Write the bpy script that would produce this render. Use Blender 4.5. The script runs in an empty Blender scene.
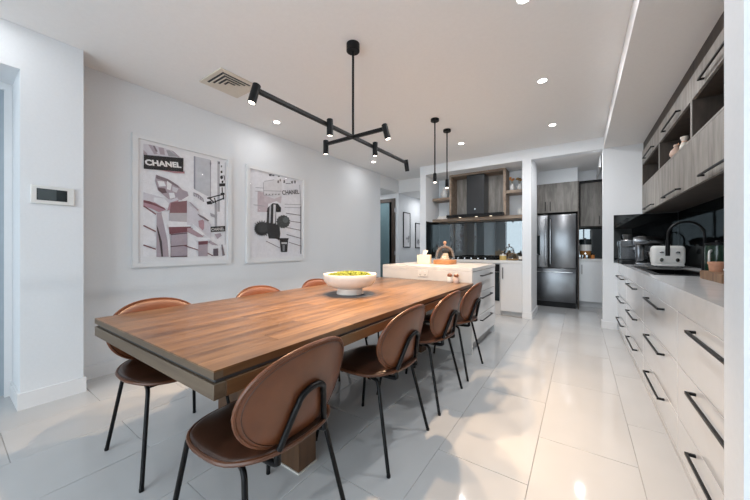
import bpy, bmesh, math, random
from mathutils import Vector, Matrix
random.seed(7)
PI = math.pi
scn = bpy.context.scene
COL = scn.collection

# ------------------------------------------------------------------ camera
FPX, PX0, HORIZON, EYE = 300.3, 375.0, 247.0, 1.14
YAW = math.atan(205 / 300.3)
SY, CY = math.sin(YAW), math.cos(YAW)
cam = bpy.data.cameras.new('camera')
cam.sensor_width = 36.0
cam.lens = FPX * 36.0 / 750.0
cam.shift_y = -3.0 / 750.0
cam.clip_start = 0.02
camo = bpy.data.objects.new('camera', cam)
COL.objects.link(camo)
camo.location = (0, 0, EYE)
camo.rotation_euler = (PI / 2, 0, YAW)
scn.camera = camo

# ------------------------------------------------------------------ world, exposure
w = bpy.data.worlds.new('sky_world')
scn.world = w
w.use_nodes = True
bg = w.node_tree.nodes['Background']
bg.inputs[0].default_value = (0.80, 0.90, 1.0, 1)
bg.inputs[1].default_value = 1.5
vs = scn.view_settings
vs.view_transform = 'Standard'
vs.look = 'None'
vs.gamma = 1.0
vs.use_curve_mapping = False
vs.exposure = 0.22

# fill lamp added outside the unseen rear window, imitating daylight
def area_light(name, loc, rot, sx, sy, energy, col):
    l = bpy.data.lights.new(name, 'AREA')
    l.shape = 'RECTANGLE'
    l.size, l.size_y = sx, sy
    l.energy = energy
    l.color = col
    o = bpy.data.objects.new(name, l)
    COL.objects.link(o)
    o.location = loc
    o.rotation_euler = rot
    return o
area_light('rear_fill_light', (-0.6, -3.02, 1.3), (PI / 2, 0, 0), 4.4, 2.3, 135, (0.83, 0.92, 1.0))
DOWN_W, PEND_W, ISL_W = 10.5, 18.0, 6.0
DOWN_COL = (0.97, 0.98, 1.0)
WARM = (1.0, 0.68, 0.42)

# pixel -> point on a plane (used for the flat prints and for measuring)
def ray(px, py):
    u, v = (px - PX0) / FPX, (HORIZON - py) / FPX
    return (-SY + u * CY, CY + u * SY, v)
def at_x(px, py, X):
    d = ray(px, py); t = X / d[0]
    return (X, d[1] * t, EYE + d[2] * t)

# ------------------------------------------------------------------ materials
MATS = {}
def lin(c):
    return tuple((v / 12.92 if v <= 0.04045 else ((v + 0.055) / 1.055) ** 2.4) for v in c)
def mat(name, col, rough=0.5, metal=0.0, noise=None, bump=0.0, scale=20.0, spec=0.5, coat=0.0, emit=None, srgb=False, rnd=0.0, trans=0.0):
    if name in MATS: return MATS[name]
    if srgb: col = lin(col)
    m = bpy.data.materials.new(name)
    m.use_nodes = True
    nt = m.node_tree
    p = nt.nodes['Principled BSDF']
    p.inputs['Base Color'].default_value = (*col, 1)
    p.inputs['Roughness'].default_value = rough
    p.inputs['Metallic'].default_value = metal
    p.inputs['Specular IOR Level'].default_value = spec
    p.inputs['Coat Weight'].default_value = coat
    p.inputs['Coat Roughness'].default_value = 0.08
    p.inputs['Transmission Weight'].default_value = trans
    if emit:
        p.inputs['Emission Color'].default_value = (*emit[0], 1)
        p.inputs['Emission Strength'].default_value = emit[1]
    amt = noise if noise is not None else 0.04
    tc = nt.nodes.new('ShaderNodeTexCoord')
    nz = nt.nodes.new('ShaderNodeTexNoise')
    nz.inputs['Scale'].default_value = scale
    nz.inputs['Detail'].default_value = 4
    nt.links.new(tc.outputs['Object'], nz.inputs['Vector'])
    if amt > 0:
        mr = nt.nodes.new('ShaderNodeMapRange')
        mr.inputs[1].default_value = 0.3; mr.inputs[2].default_value = 0.7
        mr.inputs[3].default_value = 1 - amt; mr.inputs[4].default_value = 1 + amt
        nt.links.new(nz.outputs['Fac'], mr.inputs[0])
        last = mr.outputs[0]
        if rnd > 0:
            oi = nt.nodes.new('ShaderNodeObjectInfo')
            m2 = nt.nodes.new('ShaderNodeMapRange')
            m2.inputs[3].default_value = 1 - rnd; m2.inputs[4].default_value = 1 + rnd
            nt.links.new(oi.outputs['Random'], m2.inputs[0])
            mm = nt.nodes.new('ShaderNodeMath'); mm.operation = 'MULTIPLY'
            nt.links.new(last, mm.inputs[0]); nt.links.new(m2.outputs[0], mm.inputs[1])
            last = mm.outputs[0]
        vm = nt.nodes.new('ShaderNodeVectorMath'); vm.operation = 'SCALE'
        vm.inputs[0].default_value = col
        nt.links.new(last, vm.inputs['Scale'])
        nt.links.new(vm.outputs[0], p.inputs['Base Color'])
    if bump > 0:
        b = nt.nodes.new('ShaderNodeBump')
        b.inputs['Strength'].default_value = bump
        b.inputs['Distance'].default_value = 0.002
        nt.links.new(nz.outputs['Fac'], b.inputs['Height'])
        nt.links.new(b.outputs[0], p.inputs['Normal'])
    MATS[name] = m
    return m

def wood(name, c_dark, c_light, axis, rough=0.4, stretch=14.0, scale=1.6, rnd=0.25, coat=0.0, contrast=(0.3, 0.72)):
    """grain runs along `axis`; every object gets its own offset and tone"""
    m = bpy.data.materials.new(name); m.use_nodes = True
    nt = m.node_tree; p = nt.nodes['Principled BSDF']
    p.inputs['Roughness'].default_value = rough
    p.inputs['Coat Weight'].default_value = coat
    p.inputs['Coat Roughness'].default_value = 0.15
    tc = nt.nodes.new('ShaderNodeTexCoord'); oi = nt.nodes.new('ShaderNodeObjectInfo')
    sc = nt.nodes.new('ShaderNodeVectorMath'); sc.operation = 'MULTIPLY'
    v = [stretch] * 3; v[axis] = 1.0
    sc.inputs[1].default_value = v
    nt.links.new(tc.outputs['Object'], sc.inputs[0])
    off = nt.nodes.new('ShaderNodeVectorMath'); off.operation = 'SCALE'
    off.inputs[0].default_value = (31, 17, 23)
    nt.links.new(oi.outputs['Random'], off.inputs['Scale'])
    ad = nt.nodes.new('ShaderNodeVectorMath'); ad.operation = 'ADD'
    nt.links.new(sc.outputs[0], ad.inputs[0]); nt.links.new(off.outputs[0], ad.inputs[1])
    nz = nt.nodes.new('ShaderNodeTexNoise')
    nz.inputs['Scale'].default_value = scale; nz.inputs['Detail'].default_value = 7
    nz.inputs['Roughness'].default_value = 0.62; nz.inputs['Distortion'].default_value = 0.5
    nt.links.new(ad.outputs[0], nz.inputs['Vector'])
    cr = nt.nodes.new('ShaderNodeValToRGB')
    cr.color_ramp.elements[0].position = contrast[0]; cr.color_ramp.elements[0].color = (*c_dark, 1)
    cr.color_ramp.elements[1].position = contrast[1]; cr.color_ramp.elements[1].color = (*c_light, 1)
    nt.links.new(nz.outputs['Fac'], cr.inputs[0])
    mr = nt.nodes.new('ShaderNodeMapRange')
    mr.inputs[3].default_value = 1 - rnd; mr.inputs[4].default_value = 1 + rnd
    nt.links.new(oi.outputs['Random'], mr.inputs[0])
    vm = nt.nodes.new('ShaderNodeVectorMath'); vm.operation = 'SCALE'
    nt.links.new(cr.outputs[0], vm.inputs[0]); nt.links.new(mr.outputs[0], vm.inputs['Scale'])
    nt.links.new(vm.outputs[0], p.inputs['Base Color'])
    b = nt.nodes.new('ShaderNodeBump'); b.inputs['Strength'].default_value = 0.12; b.inputs['Distance'].default_value = 0.001
    nt.links.new(nz.outputs['Fac'], b.inputs['Height']); nt.links.new(b.outputs[0], p.inputs['Normal'])
    return m

def glass_mat(name, tint=(1, 1, 1), refl=0.08, top=0.75):
    m = bpy.data.materials.new(name); m.use_nodes = True
    nt = m.node_tree
    for n in list(nt.nodes):
        if n.type != 'OUTPUT_MATERIAL': nt.nodes.remove(n)
    out = nt.nodes[0]
    t = nt.nodes.new('ShaderNodeBsdfTransparent'); t.inputs[0].default_value = (*tint, 1)
    g = nt.nodes.new('ShaderNodeBsdfGlossy'); g.inputs['Roughness'].default_value = 0.02
    lw = nt.nodes.new('ShaderNodeLayerWeight'); lw.inputs[0].default_value = 0.25
    mr = nt.nodes.new('ShaderNodeMapRange'); mr.inputs[3].default_value = refl; mr.inputs[4].default_value = top
    nt.links.new(lw.outputs['Fresnel'], mr.inputs[0])
    mx = nt.nodes.new('ShaderNodeMixShader')
    nt.links.new(mr.outputs[0], mx.inputs[0]); nt.links.new(t.outputs[0], mx.inputs[1]); nt.links.new(g.outputs[0], mx.inputs[2])
    nt.links.new(mx.outputs[0], out.inputs[0])
    return m

def mirror_black(name, base, refl, rough=0.015):
    m = bpy.data.materials.new(name); m.use_nodes = True
    nt = m.node_tree; p = nt.nodes['Principled BSDF']
    p.inputs['Base Color'].default_value = (*base, 1); p.inputs['Roughness'].default_value = 0.3; p.inputs['Specular IOR Level'].default_value = 0.0
    g = nt.nodes.new('ShaderNodeBsdfGlossy'); g.inputs['Roughness'].default_value = rough
    g.inputs[0].default_value = (0.86, 0.93, 0.95, 1)
    mx = nt.nodes.new('ShaderNodeMixShader'); mx.inputs[0].default_value = refl
    out = [n for n in nt.nodes if n.type == 'OUTPUT_MATERIAL'][0]
    nt.links.new(p.outputs[0], mx.inputs[1]); nt.links.new(g.outputs[0], mx.inputs[2]); nt.links.new(mx.outputs[0], out.inputs[0])
    return m

def emitter(name, col, s):
    m = bpy.data.materials.new(name); m.use_nodes = True
    nt = m.node_tree; p = nt.nodes['Principled BSDF']
    p.inputs['Base Color'].default_value = (0.8, 0.8, 0.8, 1)
    p.inputs['Emission Color'].default_value = (*col, 1); p.inputs['Emission Strength'].default_value = s
    return m

M_WALL = mat('wall_paint', (0.74, 0.76, 0.78), 0.75, noise=0.012, bump=0.05, scale=60)
M_CEIL = mat('ceiling_paint', (0.80, 0.795, 0.79), 0.8, noise=0.012, scale=40)
M_TRIM = mat('trim_paint', (0.74, 0.75, 0.76), 0.45, noise=0.01)
M_GROUT = mat('grout', (0.40, 0.39, 0.38), 0.9, noise=0.08)
M_TILE = mat('porcelain_tile', (0.50, 0.51, 0.515), 0.06, noise=0.035, scale=2.2, rnd=0.02, spec=0.3)
M_STONE = mat('bench_stone', (0.66, 0.655, 0.64), 0.22, noise=0.04, scale=9)
M_STONE2 = mat('grey_bench_stone', (0.62, 0.63, 0.64), 0.12, noise=0.05, scale=9)
M_GLOSS = mat('gloss_white_front', (0.68, 0.69, 0.70), 0.16, noise=0.01, coat=0.4)
M_CARC = mat('white_carcass', (0.55, 0.56, 0.57), 0.5, noise=0.01)
M_GAP = mat('dark_gap', (0.05, 0.05, 0.05), 0.8)
M_BLACK = mat('black_metal', (0.006, 0.006, 0.0065), 0.42, noise=0.1, spec=0.2)
M_TUBE = mat('black_tube', (0.004, 0.004, 0.0045), 0.34, noise=0.1, spec=0.2)
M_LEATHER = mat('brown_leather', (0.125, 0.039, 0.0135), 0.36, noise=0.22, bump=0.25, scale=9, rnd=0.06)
M_LEATHER_SHADE = mat('shaded_leather', (0.034, 0.014, 0.008), 0.30, noise=0.30, bump=0.25, scale=9)  # seat leather with shade put into its colour; also colours the twigs
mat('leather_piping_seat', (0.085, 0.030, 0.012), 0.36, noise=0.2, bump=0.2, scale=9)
M_PIPING = mat('leather_piping', (0.065, 0.025, 0.013), 0.45, noise=0.15)
M_TABLE = wood('acacia_top', (0.078, 0.038, 0.0155), (0.200, 0.110, 0.049), 1, rough=0.34, stretch=9, scale=2.0, rnd=0.20, coat=0.25, contrast=(0.36, 0.66))
M_EDGE = wood('acacia_end_edge', (0.070, 0.048, 0.029), (0.125, 0.090, 0.057), 0, rough=0.45, stretch=10, scale=2.0, rnd=0.08)
M_EDGEY = wood('acacia_side_edge', (0.088, 0.044, 0.018), (0.165, 0.088, 0.038), 1, rough=0.42, stretch=10, scale=2.0, rnd=0.08)
M_LEG = wood('acacia_leg', (0.050, 0.023, 0.010), (0.115, 0.056, 0.025), 2, rough=0.45, stretch=8, scale=2.0, rnd=0.08)
M_GREYWOOD = wood('grey_woodgrain', (0.130, 0.117, 0.103), (0.355, 0.33, 0.30), 2, rough=0.5, stretch=7, scale=2.2, rnd=0.10, contrast=(0.28, 0.75))
M_DARKWOOD = wood('dark_woodgrain', (0.032, 0.024, 0.019), (0.080, 0.062, 0.049), 2, rough=0.55, stretch=7, scale=2.2, rnd=0.06)
M_WARMWOOD = wood('oak_shelf', (0.165, 0.115, 0.082), (0.36, 0.275, 0.205), 0, rough=0.5, stretch=8, scale=2.0, rnd=0.10)
M_SPLASH = mirror_black('black_glass', (0.006, 0.007, 0.008), 0.15)
M_SPLASHK = mirror_black('jet_black_glass', (0.004, 0.0045, 0.005), 0.085)
M_STEEL = mat('dark_steel', (0.165, 0.17, 0.178), 0.24, metal=1.0, noise=0.05, scale=3)
M_STEELD = mat('dark_steel_side', (0.035, 0.036, 0.04), 0.4, noise=0.05)
M_CHROME = mat('chrome', (0.75, 0.76, 0.78), 0.12, metal=1.0, noise=0.0)
M_CERAMIC = mat('white_ceramic', (0.72, 0.71, 0.69), 0.3, noise=0.02)
M_BOWL = mat('bowl_ceramic', (0.74, 0.69, 0.63), 0.4, noise=0.04)
M_MOSS = mat('moss', (0.105, 0.13, 0.008), 0.9, noise=0.5, bump=0.8, scale=60)
M_GLASS = glass_mat('clear_glass', (0.97, 0.98, 0.98), 0.06)
M_PANE = glass_mat('picture_glass', (1, 1, 1), 0.02, 0.12)
M_FROST = mat('frosted_glass', (0.17, 0.27, 0.30), 0.3, noise=0.03)
M_DOORWOOD = wood('dark_door_frame', (0.030, 0.020, 0.014), (0.065, 0.043, 0.030), 2, rough=0.5, stretch=8, scale=2.0, rnd=0.05)
M_LED = emitter('lamp_lens', (1.0, 0.96, 0.90), 18)
M_LEDW = emitter('warm_lamp_lens', (1.0, 0.88, 0.74), 7)
M_LEDD = emitter('dim_lamp_lens', (1.0, 0.82, 0.60), 1.6)
M_TERRA = mat('terracotta', (0.52, 0.27, 0.17), 0.6, noise=0.12)
M_BOARD = wood('chopping_board', (0.12, 0.065, 0.035), (0.30, 0.17, 0.09), 2, rough=0.5, stretch=6, scale=6.0, rnd=0.1)
M_CLOCHEWOOD = wood('cloche_base', (0.30, 0.125, 0.045), (0.48, 0.225, 0.09), 0, rough=0.5, stretch=6, scale=3.0, rnd=0.05)
M_PLASTICW = mat('white_plastic', (0.70, 0.70, 0.68), 0.35, noise=0.01)
M_SCREEN = mat('dark_screen', (0.012, 0.018, 0.020), 0.12, noise=0.0)
M_VENT = mat('vent_plastic', (0.64, 0.58, 0.49), 0.5, noise=0.03)
M_PAPER = mat('tissue_paper', (0.80, 0.77, 0.72), 0.9, noise=0.03)
M_TISSUEBOX = mat('tissue_carton', (0.76, 0.65, 0.50), 0.6, noise=0.06)
M_BRASS = mat('brass', (0.50, 0.33, 0.12), 0.3, metal=1.0, noise=0.05)

# ------------------------------------------------------------------ mesh helpers
class MB:
    def __init__(s): s.bm = bmesh.new()
    def box(s, x0, x1, y0, y1, z0, z1, b=0.0, seg=1):
        bm = s.bm
        vs_ = [bm.verts.new((x, y, z)) for x in (x0, x1) for y in (y0, y1) for z in (z0, z1)]
        fs = [(0, 1, 3, 2), (4, 6, 7, 5), (0, 4, 5, 1), (2, 3, 7, 6), (0, 2, 6, 4), (1, 5, 7, 3)]
        faces = [bm.faces.new([vs_[i] for i in f]) for f in fs]
        if b > 0:
            es = list({e for f in faces for e in f.edges})
            bmesh.ops.bevel(bm, geom=es, offset=b, segments=seg, affect='EDGES', profile=0.5)
        return s
    def quad(s, *pts):
        s.bm.faces.new([s.bm.verts.new(p) for p in pts]); return s
    def prism(s, poly, axis, a0, a1):
        """poly: 2-D points in the two other axes (in x,y,z order), extruded along axis"""
        def P(p, a):
            v = list(p); v.insert(axis, a); return v
        A = [s.bm.verts.new(P(p, a0)) for p in poly]; B = [s.bm.verts.new(P(p, a1)) for p in poly]
        n = len(poly)
        s.bm.faces.new(A[::-1]); s.bm.faces.new(B)
        for i in range(n): s.bm.faces.new((A[i], A[(i + 1) % n], B[(i + 1) % n], B[i]))
        return s
    def tube(s, path, r, n=10, closed=False, caps=True):
        P = [Vector(p) for p in path]; m = len(P)
        R = r if isinstance(r, (list, tuple)) else [r] * m
        rings = []; up = None
        for i in range(m):
            if closed: t = (P[(i + 1) % m] - P[i - 1]).normalized()
            else: t = (P[min(i + 1, m - 1)] - P[max(i - 1, 0)]).normalized()
            if up is None:
                up = Vector((0, 0, 1)) if abs(t.z) < 0.9 else Vector((1, 0, 0))
            sx = t.cross(up).normalized(); up = sx.cross(t).normalized()
            rings.append([s.bm.verts.new(P[i] + R[i] * (math.cos(2 * PI * k / n) * sx + math.sin(2 * PI * k / n) * up)) for k in range(n)])
        rng = range(m) if closed else range(m - 1)
        for i in rng:
            a, b_ = rings[i], rings[(i + 1) % m]
            for k in range(n): s.bm.faces.new((a[k], a[(k + 1) % n], b_[(k + 1) % n], b_[k]))
        if caps and not closed:
            s.bm.faces.new(rings[0][::-1]); s.bm.faces.new(rings[-1])
        return s
    def lathe(s, prof, c=(0, 0, 0), n=28, sx=1.0, sy=1.0, tilt=None):
        """prof: (radius, z) from bottom to top; closed at the ends when radius 0"""
        rings = []
        for r, z in prof:
            if r <= 1e-6: rings.append([s.bm.verts.new((c[0], c[1], c[2] + z))])
            else: rings.append([s.bm.verts.new((c[0] + sx * r * math.cos(2 * PI * k / n), c[1] + sy * r * math.sin(2 * PI * k / n), c[2] + z)) for k in range(n)])
        for a, b in zip(rings[:-1], rings[1:]):
            for k in range(n):
                k2 = (k + 1) % n
                if len(a) == 1 and len(b) == 1: continue
                if len(a) == 1: s.bm.faces.new((a[0], b[k2], b[k]))
                elif len(b) == 1: s.bm.faces.new((a[k], a[k2], b[0]))
                else: s.bm.faces.new((a[k], a[k2], b[k2], b[k]))
        return s
    def cyl(s, r, z0, z1, c=(0, 0, 0), n=24):
        return s.lathe([(0, z0), (r, z0), (r, z1), (0, z1)], c, n)
    def disc_shell(s, outline, fn, rings=9, n=44):
        """closed pad: outline(angle)->(a,b) in plane, fn(a,b,rr,side)->xyz ; side = +1/-1"""
        R = [math.sin(0.5 * PI * i / rings) for i in range(1, rings + 1)]
        cols = {}
        for side in (1, -1):
            L = [[s.bm.verts.new(fn(0, 0, 0, side))]]
            for i, rr in enumerate(R):
                if side == -1 and i == rings - 1: L.append(cols[1][-1]); continue
                L.append([s.bm.verts.new(fn(*(rr * q for q in outline(2 * PI * k / n)), rr, side)) for k in range(n)])
            cols[side] = L
            for a, b in zip(L[:-1], L[1:]):
                for k in range(n):
                    k2 = (k + 1) % n
                    f = (a[0], b[k], b[k2]) if len(a) == 1 else (a[k], b[k], b[k2], a[k2])
                    s.bm.faces.new(f if side == 1 else f[::-1])
        return s
    def mesh(s, name, sharp=38):
        bm = s.bm
        bmesh.ops.recalc_face_normals(bm, faces=bm.faces)
        for f in bm.faces: f.smooth = True
        for e in bm.edges:
            if len(e.link_faces) == 2 and e.calc_face_angle(0) > math.radians(sharp): e.smooth = False
        me = bpy.data.meshes.new(name)
        bm.to_mesh(me); bm.free()
        return me
    def build(s, name, m, parent=None, sharp=38):
        me = s.mesh(name, sharp)
        me.materials.append(m)
        return link(name, me, parent)

def link(name, me, parent=None):
    o = bpy.data.objects.new(name, me)
    COL.objects.link(o)
    if parent: o.parent = parent
    return o
def tag(o, label, cat, group=None):
    o['label'] = label; o['category'] = cat
    if group: o['group'] = group
    return o
def thing(name, label, cat, loc=(0, 0, 0), rz=0.0, group=None):
    o = bpy.data.objects.new(name, None)
    o.empty_display_size = 0.1
    COL.objects.link(o)
    o.location = loc; o.rotation_euler = (0, 0, rz)
    return tag(o, label, cat, group)
def struct(o, label=None):
    o['kind'] = 'structure'
    if label: o['label'] = label
    return o
def sbox(name, mt, *boxes, parent=None, b=0.0):
    mb = MB()
    for q in boxes: mb.box(*q, b=b)
    o = mb.build(name, mt, parent)
    return o if parent else struct(o)
def part(name, mt, parent, *boxes, b=0.0, seg=1):
    mb = MB()
    for q in boxes: mb.box(*q, b=b, seg=seg)
    return mb.build(name, mt, parent)
def dup(root, loc, rz, label=None, group=None):
    r = root.copy(); COL.objects.link(r); r.location = loc; r.rotation_euler = (0, 0, rz)
    if label: r['label'] = label
    if group: r['group'] = group
    for ch in list(root.children):
        c = ch.copy(); COL.objects.link(c); c.parent = r
        for g in list(ch.children):
            d = g.copy(); COL.objects.link(d); d.parent = c
    return r
def fillet(pts, r, n=5):
    P = [Vector(p) for p in pts]; out = [P[0]]
    for i in range(1, len(P) - 1):
        a, b, c = P[i - 1], P[i], P[i + 1]
        rr = min(r, (a - b).length * 0.48, (c - b).length * 0.48)
        p, q = b + (a - b).normalized() * rr, b + (c - b).normalized() * rr
        for k in range(n + 1):
            t = k / n
            out.append((1 - t) ** 2 * p + 2 * t * (1 - t) * b + t * t * q)
    out.append(P[-1]); return out
def text_mesh(txt, width, height, bold=0.0):
    cu = bpy.data.curves.new('lettering', 'FONT'); cu.body = txt; cu.size = 1.0; cu.offset = bold
    cu.fill_mode = 'FRONT'; cu.resolution_u = 3
    o = bpy.data.objects.new('lettering', cu); COL.objects.link(o)
    bpy.context.view_layer.update()
    me = bpy.data.meshes.new_from_object(o.evaluated_get(bpy.context.evaluated_depsgraph_get()))
    bpy.data.objects.remove(o); bpy.data.curves.remove(cu)
    xs = [v.co.x for v in me.vertices]; ys = [v.co.y for v in me.vertices]
    x0, x1, y0, y1 = min(xs), max(xs), min(ys), max(ys)
    for v in me.vertices:
        v.co.x = (v.co.x - x0) / (x1 - x0) * width; v.co.y = (v.co.y - y0) / (y1 - y0) * height; v.co.z = 0
    return me

# ------------------------------------------------------------------ dimensions of the place
XL, XLP, XR = -3.50, -3.235, 1.03        # picture wall, thick pillar, kitchen wall
YK = 5.30                                # kitchen end wall with niche and pantry opening
ZC, ZB = 2.69, 2.522                     # ceiling, bulkhead and niche head
ZBENCH = 0.92
YBACK = -2.9
PY0, PY1 = 0.335, 0.660                  # thick pillar beside the side-room opening

# ------------------------------------------------------------------ floor with single tiles
floor = struct(sbox('floor', M_GROUT, (-4.7, 2.9, -3.0, 9.2, -0.10, -0.0035)), 'large pale porcelain floor tiles')
TW, TL, GAP = 0.4555, 0.911, 0.0024
tile_me = {}
def tile(x0, x1, y0, y1):
    w_, l_ = round(x1 - x0 - GAP, 4), round(y1 - y0 - GAP, 4)
    if w_ < 0.02 or l_ < 0.02: return
    k = (w_, l_)
    if k not in tile_me:
        me = MB().box(-w_ / 2, w_ / 2, -l_ / 2, l_ / 2, -0.012, 0, b=0.0012).mesh('tile'); me.materials.append(M_TILE); tile_me[k] = me
    o = link('tile', tile_me[k], floor); o.location = ((x0 + x1) / 2, (y0 + y1) / 2, 0)
XEDGE0 = -0.205
def tile_area(X0, X1, Y0, Y1):
    i0 = math.floor((X0 - XEDGE0) / TW); i1 = math.ceil((X1 - XEDGE0) / TW)
    for i in range(i0, i1):
        a, b = max(XEDGE0 + i * TW, X0), min(XEDGE0 + (i + 1) * TW, X1)
        if b <= a: continue
        ph = 2.047 if i % 2 == 0 else 1.600
        j0 = math.floor((Y0 - ph) / TL); j1 = math.ceil((Y1 - ph) / TL)
        for j in range(j0, j1):
            c, d = max(ph + j * TL, Y0), min(ph + (j + 1) * TL, Y1)
            if d > c: tile(a, b, c, d)
tile_area(-3.75, 1.03, -2.9, 5.30)
tile_area(1.03, 2.6, -2.9, 1.055)
tile_area(-3.50, -2.56, 5.30, 9.0)
tile_area(-0.64, 1.0, 5.30, 7.6)
tile_area(-4.6, -3.50, 5.33, 6.10)

# ------------------------------------------------------------------ walls, ceiling
ceil = struct(sbox('ceiling', M_CEIL, (-4.7, 2.9, -3.0, 9.2, ZC, ZC + 0.1)), 'flat white ceiling')
sbox('ceiling_bulkhead', M_CEIL, (0.275, XR, 1.17, YK, ZB, ZC), parent=ceil)
sbox('pantry_ceiling', M_CEIL, (-1.3, 1.0, YK + 0.13, 7.6, 2.60, ZC), parent=ceil)
sbox('hall_ceiling', M_CEIL, (XL, -2.56, 6.10, 9.0, 2.40, ZC), (-4.6, XL, 5.33, 6.10, 2.40, ZC), parent=ceil)
sbox('wall_left', M_WALL,
     (-3.75, XL, PY1, 5.33, 0, ZC), (-3.75, XLP, PY0, PY1, 0, ZC),
     (-3.75, XLP, -0.75, PY0, 2.385, ZC), (-3.75, XLP, -3.0, -0.75, 0, ZC),
     (-3.75, XL, 6.10, 9.2, 0, ZC))
sbox('wall_passage', M_WALL, (-4.7, -4.6, 5.2, 6.3, 0, ZC), (-4.6, -3.75, 6.10, 6.25, 2.29, ZC), (-4.6, -4.42, 6.10, 6.25, 0, 2.29), (-3.75, -3.58, 6.10, 6.25, 0, 2.29), (-4.6, -3.75, 5.2, 5.33, 0, ZC))
sbox('wall_kitchen', M_WALL,
     (-2.562, -2.44, YK, 6.05, 0, ZC), (-2.44, -0.764, YK, 6.05, ZB, ZC), (-2.44, -0.764, 5.95, 6.05, 0, ZB),
     (-0.764, -0.635, YK, 6.05, 0, ZC), (-0.635, 0.265, YK, YK + 0.13, ZB, ZC), (0.265, XR, YK, YK + 0.13, 0, ZC))
sbox('wall_right', M_WALL, (XR, XR + 0.12, 1.17, YK + 0.13, 0, ZC), (0.313, 2.9, 1.055, 1.17, 0, ZC), (2.6, 2.9, -3.0, 1.055, 0, ZC))
sbox('wall_hall', M_WALL, (-2.562, -2.44, 6.05, 9.0, 0, ZC), (XL, -2.44, 9.0, 9.2, 0, ZC))
sbox('wall_pantry', M_WALL, (-1.3, -0.764, 6.05, 6.15, 0, ZC), (-1.4, -1.3, 6.05, 7.7, 0, ZC), (-1.3, 1.1, 7.6, 7.7, 0, ZC), (1.0, 1.1, YK + 0.13, 7.6, 0, ZC))
sbox('wall_back', M_WALL, (-3.75, -2.9, -3.0, YBACK, 0, ZC), (1.7, 2.9, -3.0, YBACK, 0, ZC), (-2.9, 1.7, -3.0, YBACK, 2.45, ZC))
wf = struct(sbox('added_window_1', M_TRIM, (-2.9, 1.7, -2.98, YBACK, 0, 0.06), (-2.9, 1.7, -2.98, YBACK, 2.39, 2.45), *[(x, x + 0.06, -2.98, YBACK, 0.06, 2.39) for x in (-2.9, -1.4, 0.12, 1.64)]))  # unseen window, added as an opening for the fill light
sbox('pane', M_GLASS, (-2.84, -1.4, -2.945, -2.935, 0.06, 2.39), (-1.34, 0.12, -2.945, -2.935, 0.06, 2.39), (0.18, 1.64, -2.945, -2.935, 0.06, 2.39), parent=wf)

# skirting
sbox('baseboard_left', M_TRIM, (XL, XL + 0.014, PY1 + 0.014, 5.33, 0, 0.115), (XL, XL + 0.014, 6.10, 9.0, 0, 0.115),
     (XLP, XLP + 0.014, PY0, PY1 + 0.014, 0, 0.115), (-3.75, XLP + 0.014, PY0 - 0.014, PY0, 0, 0.115), (XL, XLP, PY1, PY1 + 0.014, 0, 0.115),
     (XLP, XLP + 0.014, -2.9, -0.75, 0, 0.115))
sbox('baseboard_kitchen', M_TRIM, (-2.562, -2.44, YK - 0.014, YK, 0, 0.10), (-0.764, -0.621, YK - 0.014, YK, 0, 0.10), (-0.635, -0.621, YK, 6.05, 0, 0.10), (0.251, 0.42, YK - 0.014, YK, 0, 0.10), (0.251, 0.265, YK, YK + 0.13, 0, 0.10))
sbox('baseboard_right', M_TRIM, (0.299, 0.313, 1.041, 1.17, 0, 0.115), (0.299, 2.6, 1.041, 1.055, 0, 0.115))
# blue-grey side door at the far left
dfr = struct(sbox('door_2', mat('blue_grey_door', (0.36, 0.42, 0.47), 0.5, noise=0.02), (-3.66, -3.62, -0.75, 0.295, 0.01, 2.33)))
sbox('door_frame', M_TRIM, (-3.69, -3.60, 0.295, 0.334, 0, 2.384), (-3.69, -3.60, -0.75, 0.295, 2.33, 2.384), parent=dfr)
# dark framed door in the passage
d1 = struct(sbox('door_1', M_DOORWOOD, (-3.675, -3.582, 6.075, 6.16, 0, 2.285), (-4.42, -4.33, 6.075, 6.16, 0, 2.285), (-4.33, -3.675, 6.075, 6.16, 2.20, 2.285)))
sbox('pane', M_FROST, (-4.33, -3.675, 6.105, 6.125, 0.01, 2.20), parent=d1)
part('hinge', M_CHROME, d1, (-3.586, -3.574, 6.066, 6.076, 1.95, 2.05), (-3.586, -3.574, 6.066, 6.076, 0.95, 1.05))

# ------------------------------------------------------------------ downlights
def spot(name, parent, loc, energy, col, ang, blend, r, rot=(0, 0, 0)):
    l = bpy.data.lights.new(name, 'SPOT'); l.energy = energy * 4; l.color = col
    l.spot_size = math.radians(ang); l.spot_blend = blend; l.shadow_soft_size = r
    o = bpy.data.objects.new(name, l); COL.objects.link(o)
    o.parent = parent; o.location = loc; o.rotation_euler = rot
    return o
rim_me = MB().lathe([(0.036, -0.0015), (0.046, -0.004), (0.050, -0.001), (0.050, 0.0), (0.036, 0.0)], n=28).mesh('trim_ring'); rim_me.materials.append(M_TRIM)
lens_me = MB().lathe([(0, -0.0012), (0.0365, -0.0012), (0.0365, 0.0005), (0, 0.0005)], n=24).mesh('lens'); lens_me.materials.append(M_LED)
def downlight(x, y, label, z=ZC, e=1.0):
    t = thing('recessed_downlight', label, 'downlight', (x, y, z - 0.0005), 0, 'recessed ceiling downlights')
    link('trim_ring', rim_me, t); link('lens', lens_me, t)
    l = bpy.data.lights.new('downlight_lamp', 'AREA'); l.shape = 'DISK'; l.size = 0.07; l.energy = DOWN_W * e; l.color = DOWN_COL
    lo = bpy.data.objects.new('downlight_lamp', l); COL.objects.link(lo); lo.parent = t; lo.location = (0, 0, -0.006)
    return t
downlight(-0.29, 2.07, 'round recessed downlight in the row above the walkway, farthest from the pantry')
downlight(-0.29, 3.19, 'round recessed downlight in the middle of the row above the walkway')
downlight(-0.29, 4.42, 'round recessed downlight in front of the pantry opening')
downlight(-1.47, 4.44, 'round recessed downlight above the cooktop aisle behind the two small pendants')
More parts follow.
